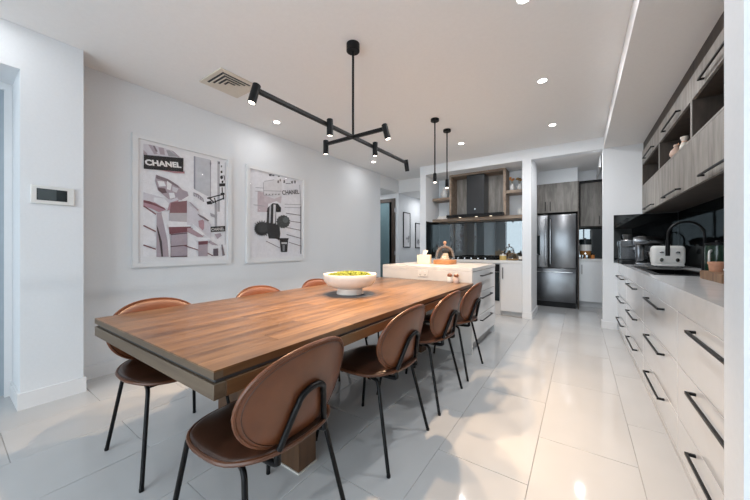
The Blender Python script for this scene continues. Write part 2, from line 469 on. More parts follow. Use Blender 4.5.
downlight(-3.11, 2.39, 'round recessed downlight close to the picture wall, next to the air vent', e=0.16)
downlight(-3.11, 4.50, 'round recessed downlight close to the picture wall near the hallway', e=0.16)
downlight(-0.29, 0.6, 'round recessed downlight in the ceiling outside the view of the walkway', e=0.15)
downlight(-3.0, 0.1, 'round recessed downlight beside the side-room opening', e=0.12)
downlight(-1.6, -1.0, 'round recessed downlight in the ceiling behind the table end', e=0.8)
downlight(0.0, 5.58, 'round recessed downlight in the pantry ceiling', z=2.60, e=0.7)
downlight(-3.0, 7.0, 'added round recessed downlight in the hallway ceiling, out of view', z=2.40, e=0.6)  # unseen lamp added to brighten the hallway
downlight(-4.05, 5.7, 'added round recessed downlight in the passage ceiling by the glass door, out of view', z=2.40, e=0.3)  # unseen lamp added to brighten the passage

# ------------------------------------------------------------------ air vent
v = thing('air_vent', 'square beige ceiling air vent with nested dark slots', 'air vent', (-2.742, 1.575, ZC))
H_ = 0.19
fr = MB()
fr.box(-H_, H_, -H_, H_, -0.012, 0, b=0.004)
fr.build('face_plate', M_VENT, v)
for k in range(4):
    r = 0.150 - 0.036 * k
    MB().box(r - 0.019, r, -r, r * 0.8, -0.0132, -0.012).box(-r * 0.8, r - 0.019, -r, -r + 0.019, -0.0132, -0.012).build('slot', M_GAP, v)
    MB().box(r - 0.024, r - 0.019, -r + 0.019, r * 0.8, -0.019, -0.012).box(-r * 0.8, r - 0.024, -r + 0.019, -r + 0.024, -0.019, -0.012).build('louvre', M_VENT, v)

# ------------------------------------------------------------------ long multi-spot pendant over the table
PXc, PYc, PZ = -1.432, 1.80, 1.98
p = thing('spot_pendant', 'black cross-shaped pendant light with six cylinder spots above the dining table', 'pendant light', (PXc, PYc, ZC))
zb = PZ - ZC
MB().lathe([(0, -0.06), (0.046, -0.06), (0.05, -0.056), (0.05, 0), (0, 0)], n=32).build('ceiling_rose', M_BLACK, p)
MB().tube([(0, 0, -0.05), (0, 0, zb + 0.005)], 0.0088, 12).build('rod', M_BLACK, p)
part('long_bar', M_BLACK, p, (-0.012, 0.012, 0.975 - PYc, 2.640 - PYc, zb - 0.012, zb + 0.012), b=0.002)
part('cross_bar', M_BLACK, p, (-0.281, 0.290, -0.012, 0.012, zb - 0.0119, zb + 0.0119), b=0.002)
head_me = MB().lathe([(0, -0.074), (0.0175, -0.074), (0.018, -0.084), (0.0215, -0.082), (0.0215, 0.028), (0.0195, 0.030), (0, 0.030)], n=22).mesh('spot_cylinder'); head_me.materials.append(M_BLACK)
hlens_me = MB().cyl(0.0174, -0.0800, -0.0745, n=20).mesh('lens'); hlens_me.materials.append(M_LEDW)
def head(x, y, rx, ry):
    h = link('spot_cylinder', head_me, p); h.location = (x, y, zb); h.rotation_euler = (rx, ry, 0)
    ln = link('lens', hlens_me, h)
    spot('pendant_lamp', h, (0, 0, -0.087), PEND_W, WARM, 96, 0.45, 0.018)
T_ = math.radians(16)
for dx, dy, rx, ry in ((0, 0.965 - PYc, -T_, 0), (0.024, 1.517 - PYc, 0, 0), (0.024, 2.065 - PYc, 0, 0), (0, 2.650 - PYc, T_, 0), (-0.283, 0, 0, 0), (0.292, 0, 0, -T_)):
    head(dx, dy, rx, ry)

# two small rod pendants over the island
def rod_pendant(y, label):
    t = thing('rod_pendant', label, 'pendant light', (-1.452, y, ZC), 0, 'slim rod pendants over the island')
    MB().lathe([(0, -0.03), (0.047, -0.03), (0.05, -0.027), (0.05, 0), (0, 0)], n=28).build('ceiling_rose', M_BLACK, t)
    MB().tube([(0, 0, -0.03), (0, 0, -0.66)], 0.008, 10).build('rod', M_BLACK, t)
    MB().lathe([(0, -0.655), (0.014, -0.655), (0.021, -0.665), (0.022, -0.675), (0.022, -0.765), (0, -0.765)], n=20).build('lamp_holder', M_BLACK, t)
    MB().cyl(0.018, -0.7705, -0.765, n=20).build('lens', M_LEDW, t)
    spot('pendant_lamp', t, (0, 0, -0.79), ISL_W, WARM, 130, 0.5, 0.02)
rod_pendant(3.413, 'slim black rod pendant above the island edge beside the table')
rod_pendant(3.815, 'slim black rod pendant above the island edge beside the cooktop')

# ------------------------------------------------------------------ dining table
TX0, TX1, TY0, TY1, TZ = -2.138, -0.925, 0.480, 3.186, 0.76
t = thing('dining_table', 'long brown timber dining table with butcher-block top and shadow-gap edge', 'table', ((TX0 + TX1) / 2, (TY0 + TY1) / 2, 0))
cx, cy = t.location.x, t.location.y
core = part('table_core', M_EDGEY, t, (TX0 - cx + 0.001, TX1 - cx - 0.001, TY0 - cy + 0.03, TY1 - cy, TZ - 0.028, TZ - 0.006))
part('end_board', M_EDGE, t, (TX0 - cx, TX1 - cx, TY0 - cy, TY0 - cy + 0.03, TZ - 0.028, TZ - 0.0062))
part('shadow_gap', M_GAP, t, (TX0 - cx + 0.012, TX1 - cx - 0.012, TY0 - cy + 0.012, TY1 - cy, TZ - 0.043, TZ - 0.028))
part('apron', M_EDGE, t, (TX0 - cx, TX1 - cx, TY0 - cy, TY0 - cy + 0.04, TZ - 0.093, TZ - 0.043), b=0.0015)
part('apron', M_EDGEY, t, (TX1 - cx - 0.04, TX1 - cx, TY0 - cy + 0.0405, TY1 - cy, TZ - 0.093, TZ - 0.043), b=0.0015)
part('apron', M_EDGEY, t, (TX0 - cx, TX0 - cx + 0.04, TY0 - cy + 0.0405, TY1 - cy, TZ - 0.093, TZ - 0.043), b=0.0015)
part('under_panel', M_EDGEY, t, (TX0 - cx + 0.041, TX1 - cx - 0.041, TY0 - cy + 0.041, TY1 - cy, TZ - 0.085, TZ - 0.045))
rows = 12
bw = (TX1 - TX0) / rows
rr_ = random.Random(3)
for i in range(rows):
    x0 = TX0 - cx + i * bw
    y = TY0 - cy
    yend = TY1 - cy
    first = True
    while y < yend - 0.01:
        L = rr_.uniform(0.25, 0.95) if first else rr_.uniform(0.45, 1.05)
        first = False
        y1 = min(y + L, yend)
        if yend - y1 < 0.2: y1 = yend
        xa, xb = x0, x0 + bw
        me = MB().box(-bw / 2 + 0.0003, bw / 2 - 0.0003, -(y1 - y) / 2 + 0.0003, (y1 - y) / 2 - 0.0003, -0.006, 0.0).mesh('stave')
        me.materials.append(M_TABLE)
        o = link('stave', me, t); o.location = (x0 + bw / 2, (y + y1) / 2, TZ)
        y = y1
for yy, xs, xe in ((1.025, -1.92, -1.162), (2.93, -1.655, -1.40)):
    part('leg', M_LEG, t, (xs - cx, xe - cx, yy - cy, yy + 0.12 - cy, 0.008, TZ - 0.085), b=0.002)
    part('foot_strip', mat('pale_felt', (0.55, 0.52, 0.47), 0.8), t, (xs - 0.003 - cx, xe + 0.003 - cx, yy - 0.003 - cy, yy + 0.123 - cy, 0.0, 0.008))

# ------------------------------------------------------------------ chairs (local: front = +X, origin on the floor)
def superell(a, b, n):
    def f(th):
        c_, s_ = math.cos(th), math.sin(th)
        return (a * math.copysign(abs(c_) ** (2 / n), c_), b * math.copysign(abs(s_) ** (2 / n), s_))
    return f
LEAN = math.radians(14)
def back_pt(a, b, off):
    """a across (y), b up the lean; off = along the rear normal"""
    bend = 0.045 * (a / 0.235) ** 2
    x = -0.246 - b * math.sin(LEAN) + bend - off * math.cos(LEAN)
    z = 0.640 + b * math.cos(LEAN) - off * math.sin(LEAN)
    return Vector((x, a, z))
def make_chair(label):
    t = thing('dining_chair', label, 'chair', group='brown leather chairs around the dining table')
    so = superell(0.236, 0.236, 2.5)
    def seat_fn(a, b, rr, side):
        dish = 0.012 * (rr ** 2) + 0.018 * max(0, (-a - 0.10)) / 0.13 - 0.012 * max(0, (a - 0.12)) / 0.11
        th = 0.026 * math.sqrt(max(0, 1 - rr ** 5))
        return Vector((a * 1.0 - 0.010, b, 0.452 + dish + side * th))
    st = MB().disc_shell(so, seat_fn).build('seat', M_LEATHER_SHADE, t, 60)
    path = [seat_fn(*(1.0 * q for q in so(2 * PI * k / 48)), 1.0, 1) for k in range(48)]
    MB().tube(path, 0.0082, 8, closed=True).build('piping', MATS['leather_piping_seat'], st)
    def bo(th):
        c_, s_ = math.cos(th), math.sin(th)
        a = 0.245 * math.copysign(abs(c_) ** (2 / 2.25), c_)
        b = 0.176 * math.copysign(abs(s_) ** (2 / 2.2), s_)
        a *= 1.0 + 0.10 * (b / 0.172) * (1 if b < 0 else 0.2)
        return (a, b)
    def back_fn(a, b, rr, side):
        th = 0.017 * math.sqrt(max(0, 1 - rr ** 6))
        return back_pt(a, b, -side * th)
    bk = MB().disc_shell(bo, back_fn).build('backrest', M_LEATHER, t, 60)
    MB().tube([back_pt(*bo(2 * PI * k / 52), 0.0) for k in range(52)], 0.0075, 8, closed=True).build('piping', M_LEATHER, bk)
    MB().tube([back_pt(*(0.945 * q for q in bo(2 * PI * k / 52)), 0.0098) for k in range(52)], 0.0018, 6, closed=True).build('stitching', M_PIPING, bk)
    # back loop: from under the seat, round the rear edge, up behind the backrest and over
    R = 0.0112
    def side_pts(s_):
        ps = [Vector((0.00, 0.120 * s_, 0.436)), Vector((-0.13, 0.116 * s_, 0.438)), Vector((-0.222, 0.113 * s_, 0.442))]
        for b, a in ((-0.165, 0.110), (-0.09, 0.086), (-0.03, 0.068)):
            ps.append(back_pt(a * s_, b, 0.028 if b > -0.15 else 0.031))
        return ps
    arc = [back_pt(0.060 * math.cos(q), -0.012 + 0.044 * math.sin(q), 0.028) for q in [PI * k / 10 for k in range(0, 11)]]
    pts = side_pts(1) + arc + side_pts(-1)[::-1]
    # smooth with Catmull-Rom
    sm = []
    for i in range(len(pts) - 1):
        p0, p1, p2, p3 = pts[max(i - 1, 0)], pts[i], pts[i + 1], pts[min(i + 2, len(pts) - 1)]
        for k in range(4):
            u = k / 4
            sm.append(0.5 * ((2 * p1) + (-p0 + p2) * u + (2 * p0 - 5 * p1 + 4 * p2 - p3) * u * u + (-p0 + 3 * p1 - 3 * p2 + p3) * u ** 3))
    sm.append(pts[-1])
    MB().tube(sm, R, 10).build('back_loop', M_TUBE, t)
    for sx in (1, -1):
        for s_ in (1, -1):
            foot = (0.252 * sx, 0.232 * s_, 0.004)
            top = (0.180 if sx > 0 else -0.155, 0.182 * s_, 0.436)
            inn = (0.03 * sx, 0.150 * s_, 0.440)
            lg = MB().tube(fillet([foot, top, inn], 0.028, 6), 0.0098, 10).build('leg', M_TUBE, t)
            MB().cyl(0.0105, 0.0, 0.012, (foot[0], foot[1], 0), 12).build('foot_cap', M_BLACK, lg)
    part('seat_frame', M_TUBE, t, (0.10, 0.118, -0.165, 0.165, 0.415, 0.428), (-0.09, -0.072, -0.160, 0.160, 0.415, 0.428))
    return t
c0 = make_chair('brown leather chair on the drawer side, at the free end of the table')
RC = [(-1.035, 0.724, PI + 0.04), (-1.035, 1.498, PI), (-1.04, 2.160, PI), (-1.04, 2.785, PI)]
RL = ['brown leather chair on the drawer side, at the free end of the table',
      'brown leather chair on the drawer side, third from the island',
      'brown leather chair on the drawer side, second from the island',
      'brown leather chair on the drawer side, first from the island']
LC = [(-1.942, 0.775, 0.0), (-1.942, 1.51, 0.0), (-1.942, 2.17, 0.0), (-1.942, 2.80, 0.0)]
LL = ['brown leather chair on the picture-wall side, at the free end of the table',
      'brown leather chair on the picture-wall side, third from the island',
      'brown leather chair on the picture-wall side, second from the island',
      'brown leather chair on the picture-wall side, first from the island']
for i, (x, y, a) in enumerate(RC + LC):
    lab = (RL + LL)[i]
    if i == 0:
        c0.location = (x, y, 0); c0.rotation_euler.z = a; c0['label'] = lab
    else: dup(c0, (x, y, 0), a, lab)

# ------------------------------------------------------------------ bowl of moss on the table
b = thing('footed_bowl', 'large cream footed bowl filled with green moss on the dining table', 'bowl', (-1.53, 1.885, TZ))
MB().lathe([(0, 0.001), (0.098, 0.001), (0.102, 0.006), (0.092, 0.045), (0.105, 0.052), (0.17, 0.075), (0.197, 0.115), (0.201, 0.155), (0.199, 0.163), (0.190, 0.163), (0.186, 0.150), (0.17, 0.120), (0, 0.105)], n=56).build('bowl_body', M_BOWL, b, 50)
mb = MB(); rg = random.Random(5)
for k in range(420):
    a, r = rg.uniform(0, 2 * PI), 0.165 * math.sqrt(rg.random())
    s_ = rg.uniform(0.008, 0.017)
    m4 = Matrix.Translation((r * math.cos(a), r * math.sin(a), 0.150 + 0.022 * (1 - (r / 0.165) ** 2) + rg.uniform(-0.006, 0.004))) @ Matrix.Scale(s_, 4) @ Matrix.Scale(0.75, 4, (0, 0, 1))
    bmesh.ops.create_icosphere(mb.bm, subdivisions=1, radius=1, matrix=m4)
mo = mb.build('moss', M_MOSS, b, 80); mo['kind'] = 'stuff'
part_ = MB().lathe([(0, 0.0), (0.185, 0.0), (0.19, 0.001), (0.185, 0.003), (0, 0.003)], n=40)
pm = part_.build('round_placemat', mat('grey_mat', (0.15, 0.15, 0.155), 0.7), None)
pm.location = (-1.53, 1.885, TZ); tag(pm, 'thin round grey mat under the footed bowl', 'placemat')
b.location.z = TZ + 0.0032
b.scale = (1.06, 1.06, 1.0)

# ------------------------------------------------------------------ island
IX0, IX1, IY0, IY1, IZ = -2.06, -0.940, 3.19, 4.22, 0.918
isl = thing('kitchen_island', 'white kitchen island with stone front panel and three end drawers', 'island', ((IX0 + IX1) / 2, (IY0 + IY1) / 2, 0))
ix, iy = isl.location.x, isl.location.y
def ip(name, m, *bs, b=0.0, parent=None):
    return part(name, m, parent or isl, *[(q[0] - ix, q[1] - ix, q[2] - iy, q[3] - iy, q[4], q[5]) for q in bs], b=b)
ip('front_panel', M_STONE, (IX0, IX1, IY0, IY0 + 0.04, 0, IZ - 0.04), b=0.002)
ip('carcass', M_CARC, (IX0 + 0.02, IX1 - 0.022, IY0 + 0.041, IY1 - 0.02, 0.11, IZ - 0.041))
ip('plinth', mat('grey_plinth', (0.30, 0.30, 0.30), 0.5), (IX0 + 0.06, IX1 - 0.05, IY0 + 0.041, IY1 - 0.06, 0, 0.11))
ip('end_panel', M_GLOSS, (IX1 - 0.10, IX1, IY1 - 0.02, IY1, 0.0, IZ - 0.041))
def bar_handle(parent, axis_pts, m=M_BLACK, r=0.006):
    pass
dz = [(0.115, 0.365), (0.370, 0.620), (0.625, 0.872)]
for z0, z1 in dz:
    d = ip('drawer', M_GLOSS, (IX1 - 0.021, IX1, IY0 + 0.045, IY1 - 0.022, z0, z1), b=0.0015)
    hz = z1 - 0.06
    ip('handle', M_BLACK, (IX1 + 0.024, IX1 + 0.034, 3.50, 3.98, hz - 0.006, hz + 0.006), (IX1 - 0.001, IX1 + 0.024, 3.50, 3.512, hz - 0.006, hz + 0.006), (IX1 - 0.001, IX1 + 0.024, 3.968, 3.98, hz - 0.006, hz + 0.006), parent=d)
it = part('island_benchtop', M_STONE, None, (IX0, IX1 + 0.004, IY0, IY1 + 0.004, IZ - 0.039, IZ), b=0.002)
tag(it, 'cream stone benchtop of the kitchen island', 'benchtop')
o = thing('power_outlet', 'white power outlet plate on the island front panel', 'outlet', (-1.506, IY0, 0.838))
part('plate', M_PLASTICW, o, (-0.06, 0.06, -0.008, 0.0, -0.04, 0.04), b=0.003)
for sx in (-0.03, 0.03):
    part('rocker', M_TRIM, o, (sx - 0.008, sx + 0.008, -0.011, -0.008, 0.012, 0.028))
    part('socket', M_GAP, o, (sx - 0.010, sx - 0.006, -0.0087, -0.008, -0.020, -0.010), (sx + 0.006, sx + 0.010, -0.0087, -0.008, -0.020, -0.010), (sx - 0.002, sx + 0.002, -0.0087, -0.008, -0.030, -0.020))

# tissue box, cloche, shakers
tb = thing('tissue_box', 'cream tissue box with a tissue pulled up, beside the glass cloche', 'tissue box', (-1.715, 3.68, IZ), 0.25)
part('carton', M_TISSUEBOX, tb, (-0.085, 0.085, -0.06, 0.06, 0.0, 0.118), b=0.003)
MB().lathe([(0.026, 0.118), (0.026, 0.1195), (0, 0.1195)], n=16, sx=1.6).build('slot', M_GAP, tb)
mb = MB()
for a0, hh in ((0.0, 0.055), (1.1, 0.045), (2.1, 0.05)):
    ca, sa = math.cos(a0), math.sin(a0)
    mb.quad((-0.025 * ca, -0.025 * sa, 0.119), (0.025 * ca, 0.025 * sa, 0.119), (0.04 * ca + 0.01, 0.04 * sa, 0.119 + hh), (-0.015 * ca, -0.015 * sa + 0.01, 0.119 + hh * 1.15))
mb.build('tissue', M_PAPER, tb)
cl = thing('cake_cloche', 'glass dome cloche on a round timber base, on the island', 'cloche', (-1.468, 3.78, IZ))
cl.scale = (1.05, 1.05, 1.32)
MB().lathe([(0, 0), (0.135, 0), (0.142, 0.006), (0.142, 0.038), (0.136, 0.042), (0, 0.042)], n=36).build('timber_base', M_CLOCHEWOOD, cl)
MB().lathe([(0.120, 0.043), (0.122, 0.075), (0.112, 0.115), (0.090, 0.150), (0.055, 0.174), (0.018, 0.184), (0.0, 0.185)], n=36).build('dome', M_GLASS, cl)
MB().lathe([(0.0, 0.183), (0.012, 0.184), (0.009, 0.192), (0.012, 0.199), (0.020, 0.208), (0.020, 0.216), (0.010, 0.226), (0, 0.228)], n=18).build('knob', M_TERRA, cl)
for k in range(3):
    ck = MB().lathe([(0, 0), (0.055 - 0.012 * k, 0), (0.060 - 0.012 * k, 0.012), (0.055 - 0.012 * k, 0.026), (0, 0.028)], n=22)
    q = ck.build('cake', mat('pale_cake', (0.60, 0.50, 0.38), 0.8, noise=0.2), None); q.location = (-1.468 + 0.004 * k, 3.78, IZ + 0.056 + 0.028 * k); q['label'] = ['largest cream cake at the bottom of the stack under the cloche', 'middle cream cake of the stack under the cloche', 'smallest cream cake on top of the stack under the cloche'][k]; q['category'] = 'cake'; q['group'] = 'cakes under the cloche'
for i, (x, y) in enumerate(((-1.163, 3.135), (-1.083, 3.115))):
    s_ = thing('shaker', ['small white ceramic shaker with bronze cap against the island panel', 'small pinkish ceramic shaker with bronze cap at the table corner by the island'][i], 'shaker', (x, y, TZ), 0, 'shakers on the dining table')
    s_.scale = (1.12, 1.12, 1.3)
    MB().lathe([(0, 0), (0.026, 0), (0.029, 0.006), (0.028, 0.03), (0.022, 0.045), (0.0, 0.047)], n=20).build('body', M_CERAMIC if i == 0 else mat('pink_ceramic', (0.62, 0.47, 0.42), 0.4), s_)
    MB().lathe([(0, 0.046), (0.019, 0.046), (0.024, 0.054), (0.022, 0.066), (0.010, 0.074), (0, 0.075)], n=20).build('cap', mat('bronze_cap', (0.26, 0.10, 0.05), 0.35, noise=0.1), s_)

# ------------------------------------------------------------------ framed prints on the picture wall
INK = {}
def ink(c):
    k = tuple(round(q, 3) for q in c)
    if k not in INK: INK[k] = mat('print_ink_%d' % len(INK), k, 0.6, noise=0.05, scale=25)
    return INK[k]
def picture(label, y0, y1, z0, z1, fw):
    yc, zc = (y0 + y1) / 2, (z0 + z1) / 2
    t = thing('framed_print', label, 'picture', (XL, yc, z0))
    hw, hh = (y1 - y0) / 2, z1 - z0
    D = 0.032
    part('frame', M_TRIM, t, (0, D, -hw, -hw + fw, 0, hh), (0, D, hw - fw, hw, 0, hh), (0, D, -hw + fw, hw - fw, 0, fw), (0, D, -hw + fw, hw - fw, hh - fw, hh))
    part('mat_board', mat('mat_board', (0.76, 0.76, 0.78), 0.8, noise=0.01), t, (0.002, 0.016, -hw + fw, hw - fw, fw, hh - fw))
    MB().quad((0.027, -hw + fw, fw), (0.027, hw - fw, fw), (0.027, hw - fw, hh - fw), (0.027, -hw + fw, hh - fw)).build('pane', M_PANE, t)
    t['n'] = 0
    return t
def shp(t, col, pts, name='print_shape'):
    t['n'] += 1
    X = XL + 0.0162 + 0.00012 * t['n']
    L = t.location
    mb = MB()
    f = [mb.bm.verts.new((X - L.x, *(Vector(at_x(px, py, XL + 0.017)) - L)[1:])) for px, py in pts]
    mb.bm.faces.new(f)
    return mb.build(name, ink(col), t)
def crop(x0, y0, s_): return lambda *pts: [(x0 + px / s_, y0 + py / s_) for px, py in pts]
def stroke(a, b, wd):
    (x0, y0), (x1, y1) = a, b
    dx, dy = x1 - x0, y1 - y0; L = math.hypot(dx, dy); nx, ny = -dy / L * wd / 2, dx / L * wd / 2
    return [(x0 + nx, y0 + ny), (x1 + nx, y1 + ny), (x1 - nx, y1 - ny), (x0 - nx, y0 - ny)]
def lettering(t, col, txt, pa, pb, ph, bold=0.02):
    """baseline from pixel pa to pb, ph = cap height in pixels at pa"""
    t['n'] += 1
    X = XL + 0.0162 + 0.00012 * t['n']
    A, B = Vector(at_x(*pa, XL + 0.017)), Vector(at_x(*pb, XL + 0.017))
    Hh = at_x(pa[0], pa[1] - ph, XL + 0.017)[2] - A.z
    me = text_mesh(txt, (B - A).length, Hh, bold)
    o = link('lettering', me, t)
    me.materials.append(ink(col))
    ang = math.atan2(B.z - A.z, B.y - A.y)
    rot = Matrix.Rotation(ang, 4, 'X') @ Matrix(((0, 0, 1, 0), (1, 0, 0, 0), (0, 1, 0, 0), (0, 0, 0, 1)))
    me.transform(Matrix.Translation((X - t.location.x, A.y - t.location.y, A.z - t.location.z)) @ rot)
    return o
WHT, LIL, PKG, PNK, DRD, BLK, GRY, MID = (0.78, 0.78, 0.81), (0.62, 0.60, 0.65), (0.40, 0.34, 0.38), (0.44, 0.27, 0.31), (0.20, 0.075, 0.09), (0.013, 0.011, 0.013), (0.33, 0.33, 0.36), (0.47, 0.45, 0.48)
g1 = picture('large white-framed pink facade print with CHANEL sign, on the wall nearer the thermostat', 1.045, 2.015, 0.945, 2.222, 0.045)
cA, cB, cC, cD = crop(138, 140, 8.333), crop(178, 150, 9.09), crop(138, 200, 7.69), crop(183, 200, 7.69)
shp(g1, WHT, [(143.2, 143.8), (225.2, 164.6), (225.2, 256.2), (143.2, 256.8)])
# arch with carved blocks behind the sign
shp(g1, LIL, cA((45, 30), (110, 38), (210, 62), (290, 90), (345, 135), (372, 160), (45, 130)))
shp(g1, PKG, cA((85, 38), (112, 42), (165, 115), (135, 118)))
shp(g1, (0.22, 0.17, 0.19), cA((120, 45), (140, 50), (165, 95), (150, 100)))
shp(g1, PKG, cA((170, 60), (215, 68), (225, 125), (185, 120)))
shp(g1, GRY, cA((235, 85), (262, 85), (330, 140), (255, 135)))
shp(g1, PKG, cA((270, 85), (300, 97), (350, 145), (335, 146)))
shp(g1, PKG, cA((45, 80), (75, 110), (80, 125), (45, 122)))
# grey window panel and pilaster stripes on the right
shp(g1, (0.52, 0.53, 0.57), cB((145, 55), (290, 88), (290, 430), (230, 400), (145, 355)))
shp(g1, (0.27, 0.28, 0.33), cB((143, 55), (158, 58), (158, 355), (143, 350)))
shp(g1, GRY, cB((290, 92), (300, 95), (300, 425), (290, 425)))
shp(g1, (0.22, 0.22, 0.25), cB((287, 115), (300, 105), (303, 130), (292, 160)))
shp(g1, (0.42, 0.42, 0.45), cB((358, 98), (380, 103), (380, 560), (358, 560)))
shp(g1, (0.46, 0.46, 0.49), cB((425, 112), (432, 114), (432, 860), (425, 860)))
shp(g1, (0.40, 0.40, 0.43), cD((243, 30), (262, 30), (262, 205), (243, 205)))
# iron lamp and bracket
for pts in (((385, 235), (405, 230), (410, 255), (395, 268), (383, 255)), ((412, 225), (422, 235), (425, 265), (416, 285), (418, 255)), ((395, 280), (412, 278), (410, 302), (397, 300)),
            ((372, 305), (430, 302), (428, 330), (376, 332)), ((385, 190), (402, 188), (404, 208), (388, 212)), ((388, 142), (400, 140), (398, 158), (390, 158)), ((368, 108), (380, 112), (378, 128), (366, 124)),
            ((383, 392), (420, 388), (424, 405), (398, 412)), ((262, 432), (300, 425), (305, 440), (268, 446)), ((258, 470), (300, 462), (310, 492), (265, 496))):
    shp(g1, BLK, cB(*pts), 'iron_bracket')
for a, b_ in (((265, 440), (410, 402)), ((300, 485), (412, 440)), ((330, 435), (345, 490)), ((285, 440), (330, 480)), ((410, 400), (414, 450)), ((400, 340), (402, 395))):
    q = cB(a, b_); shp(g1, BLK, stroke(q[0], q[1], 1.1), 'iron_bracket')
# scroll capitals
shp(g1, PKG, cA((148, 288), (250, 325), (330, 375), (370, 415), (412, 432), (420, 465), (360, 500), (255, 495), (165, 420), (140, 340)))
shp(g1, (0.20, 0.15, 0.17), cA((150, 292), (250, 328), (330, 380), (345, 402), (250, 352), (150, 320)))
shp(g1, WHT, cA((160, 340), (215, 345), (232, 385), (175, 388)))
shp(g1, WHT, cA((240, 340), (280, 368), (270, 420), (240, 410)))
shp(g1, LIL, cA((285, 385), (335, 405), (320, 440), (285, 425)))
shp(g1, (0.14, 0.09, 0.10), cA((165, 395), (225, 405), (240, 440), (200, 445), (165, 415)))
shp(g1, WHT, cA((255, 440), (300, 440), (310, 480), (265, 490)))
shp(g1, (0.30, 0.27, 0.30), cB((138, 385), (180, 400), (228, 440), (235, 475), (215, 460), (165, 425), (140, 420)))
for k in range(4): q = cB((150 + 21 * k, 398 + 13 * k), (158 + 21 * k, 425 + 14 * k)); shp(g1, LIL, stroke(q[0], q[1], 0.7))
# cornice, curved column, wall courses
shp(g1, LIL, cC((40, -60), (150, -30), (250, 0), (300, -20), (320, 20), (240, 80), (150, 90), (40, 45)))
shp(g1, PNK, cC((40, 5), (130, 20), (215, 75), (160, 95), (100, 65), (40, 48)))
shp(g1, DRD, cC((40, 0), (90, 10), (200, 60), (215, 78), (120, 40), (40, 18)))
shp(g1, WHT, cC((120, -20), (200, -12), (235, 25), (228, 62), (190, 55), (120, 12)))
shp(g1, PNK, cC((245, 20), (310, 0), (300, 45), (250, 75), (222, 82)))
shp(g1, PKG, cC((142, 100), (180, 95), (232, 220), (247, 330), (247, 437), (140, 437)))
shp(g1, (0.06, 0.045, 0.05), cC((140, 195), (152, 215), (182, 320), (192, 437), (178, 437), (165, 330)))
shp(g1, WHT, cC((178, 100), (205, 130), (236, 240), (247, 340), (247, 437), (235, 437), (225, 310), (190, 150)))
for a, b_ in (((40, 45), (137, 110)), ((40, 196), (135, 243)), ((40, 346), (135, 378))):
    q = cC(a, b_); shp(g1, DRD, stroke(q[0], q[1], 1.3))
shp(g1, PKG, cC((250, 100), (377, 100), (377, 437), (250, 437)))
shp(g1, (0.24, 0.12, 0.13), cC((252, 20), (377, 5), (377, 100), (240, 100)))
shp(g1, MID, cC((236, 100), (380, 100), (390, 165), (236, 160)))
shp(g1, DRD, cC((234, 205), (410, 200), (388, 245), (240, 262)))
shp(g1, WHT, cC((232, 162), (412, 170), (412, 205), (234, 208)))
for yy in (262, 355, 432): q = cC((248, yy + 4), (377, yy - 8 if yy < 400 else yy)); shp(g1, (0.10, 0.05, 0.06), stroke(q[0], q[1], 0.9))
shp(g1, LIL, cD((28, 10), (75, 60), (120, 85), (160, 240), (150, 275), (75, 195), (28, 190)))
shp(g1, PKG, cD((40, 10), (60, 20), (120, 78), (108, 84)))
shp(g1, (0.42, 0.30, 0.33), cD((30, 215), (75, 215), (160, 265), (150, 285), (110, 285), (30, 245)))
shp(g1, WHT, cD((72, 180), (100, 205), (162, 262), (150, 275), (72, 225)))
shp(g1, (0.20, 0.16, 0.18), cD((108, 105), (160, 130), (200, 160), (190, 165), (125, 128)))
shp(g1, PNK, cD((115, 160), (150, 150), (180, 190), (150, 235), (120, 205)))
shp(g1, LIL, cD((160, 150), (215, 190), (212, 300), (160, 260)))
shp(g1, PKG, cD((115, 320), (187, 320), (187, 432), (115, 432)))
shp(g1, DRD, cD((115, 318), (190, 314), (187, 340), (117, 345)))
shp(g1, WHT, cD((102, 292), (208, 288), (210, 312), (112, 318)))
shp(g1, PKG, cD((205, 310), (270, 350), (250, 362), (190, 325)))
shp(g1, WHT, cD((215, 345), (292, 352), (290, 372), (225, 372)))
shp(g1, (0.13, 0.10, 0.12), cD((230, 375), (268, 372), (268, 430), (230, 430)))
shp(g1, (0.20, 0.17, 0.19), cD((292, 345), (300, 340), (320, 425), (300, 430)))
shp(g1, PKG, cD((240, 262), (285, 255), (295, 275), (260, 300)))
q = cD((0, 348), (115, 385)); shp(g1, DRD, stroke(q[0], q[1], 0.9))
q = cD((186, 408), (228, 430)); shp(g1, DRD, stroke(q[0], q[1], 0.8))
shp(g1, (0.40, 0.38, 0.41), cD((205, 98), (245, 115), (250, 140), (210, 125)))
# signs
shp(g1, (0.42, 0.22, 0.25), cA((120, 240), (385, 262), (385, 280), (300, 276)))
shp(g1, BLK, cA((45, 124), (376, 152), (374, 268), (45, 240)), 'shop_sign')
lettering(g1, (0.78, 0.77, 0.76), 'CHANEL', (145.0, 165.3), (181.0, 168.2), 6.0, 0.045)
shp(g1, BLK, cD((208, 206), (322, 199), (322, 241), (210, 247)), 'shop_sign')
lettering(g1, (0.70, 0.69, 0.69), 'CHANEL', cD((216, 239))[0], cD((314, 233))[0], 3.0, 0.02)
del g1['n']

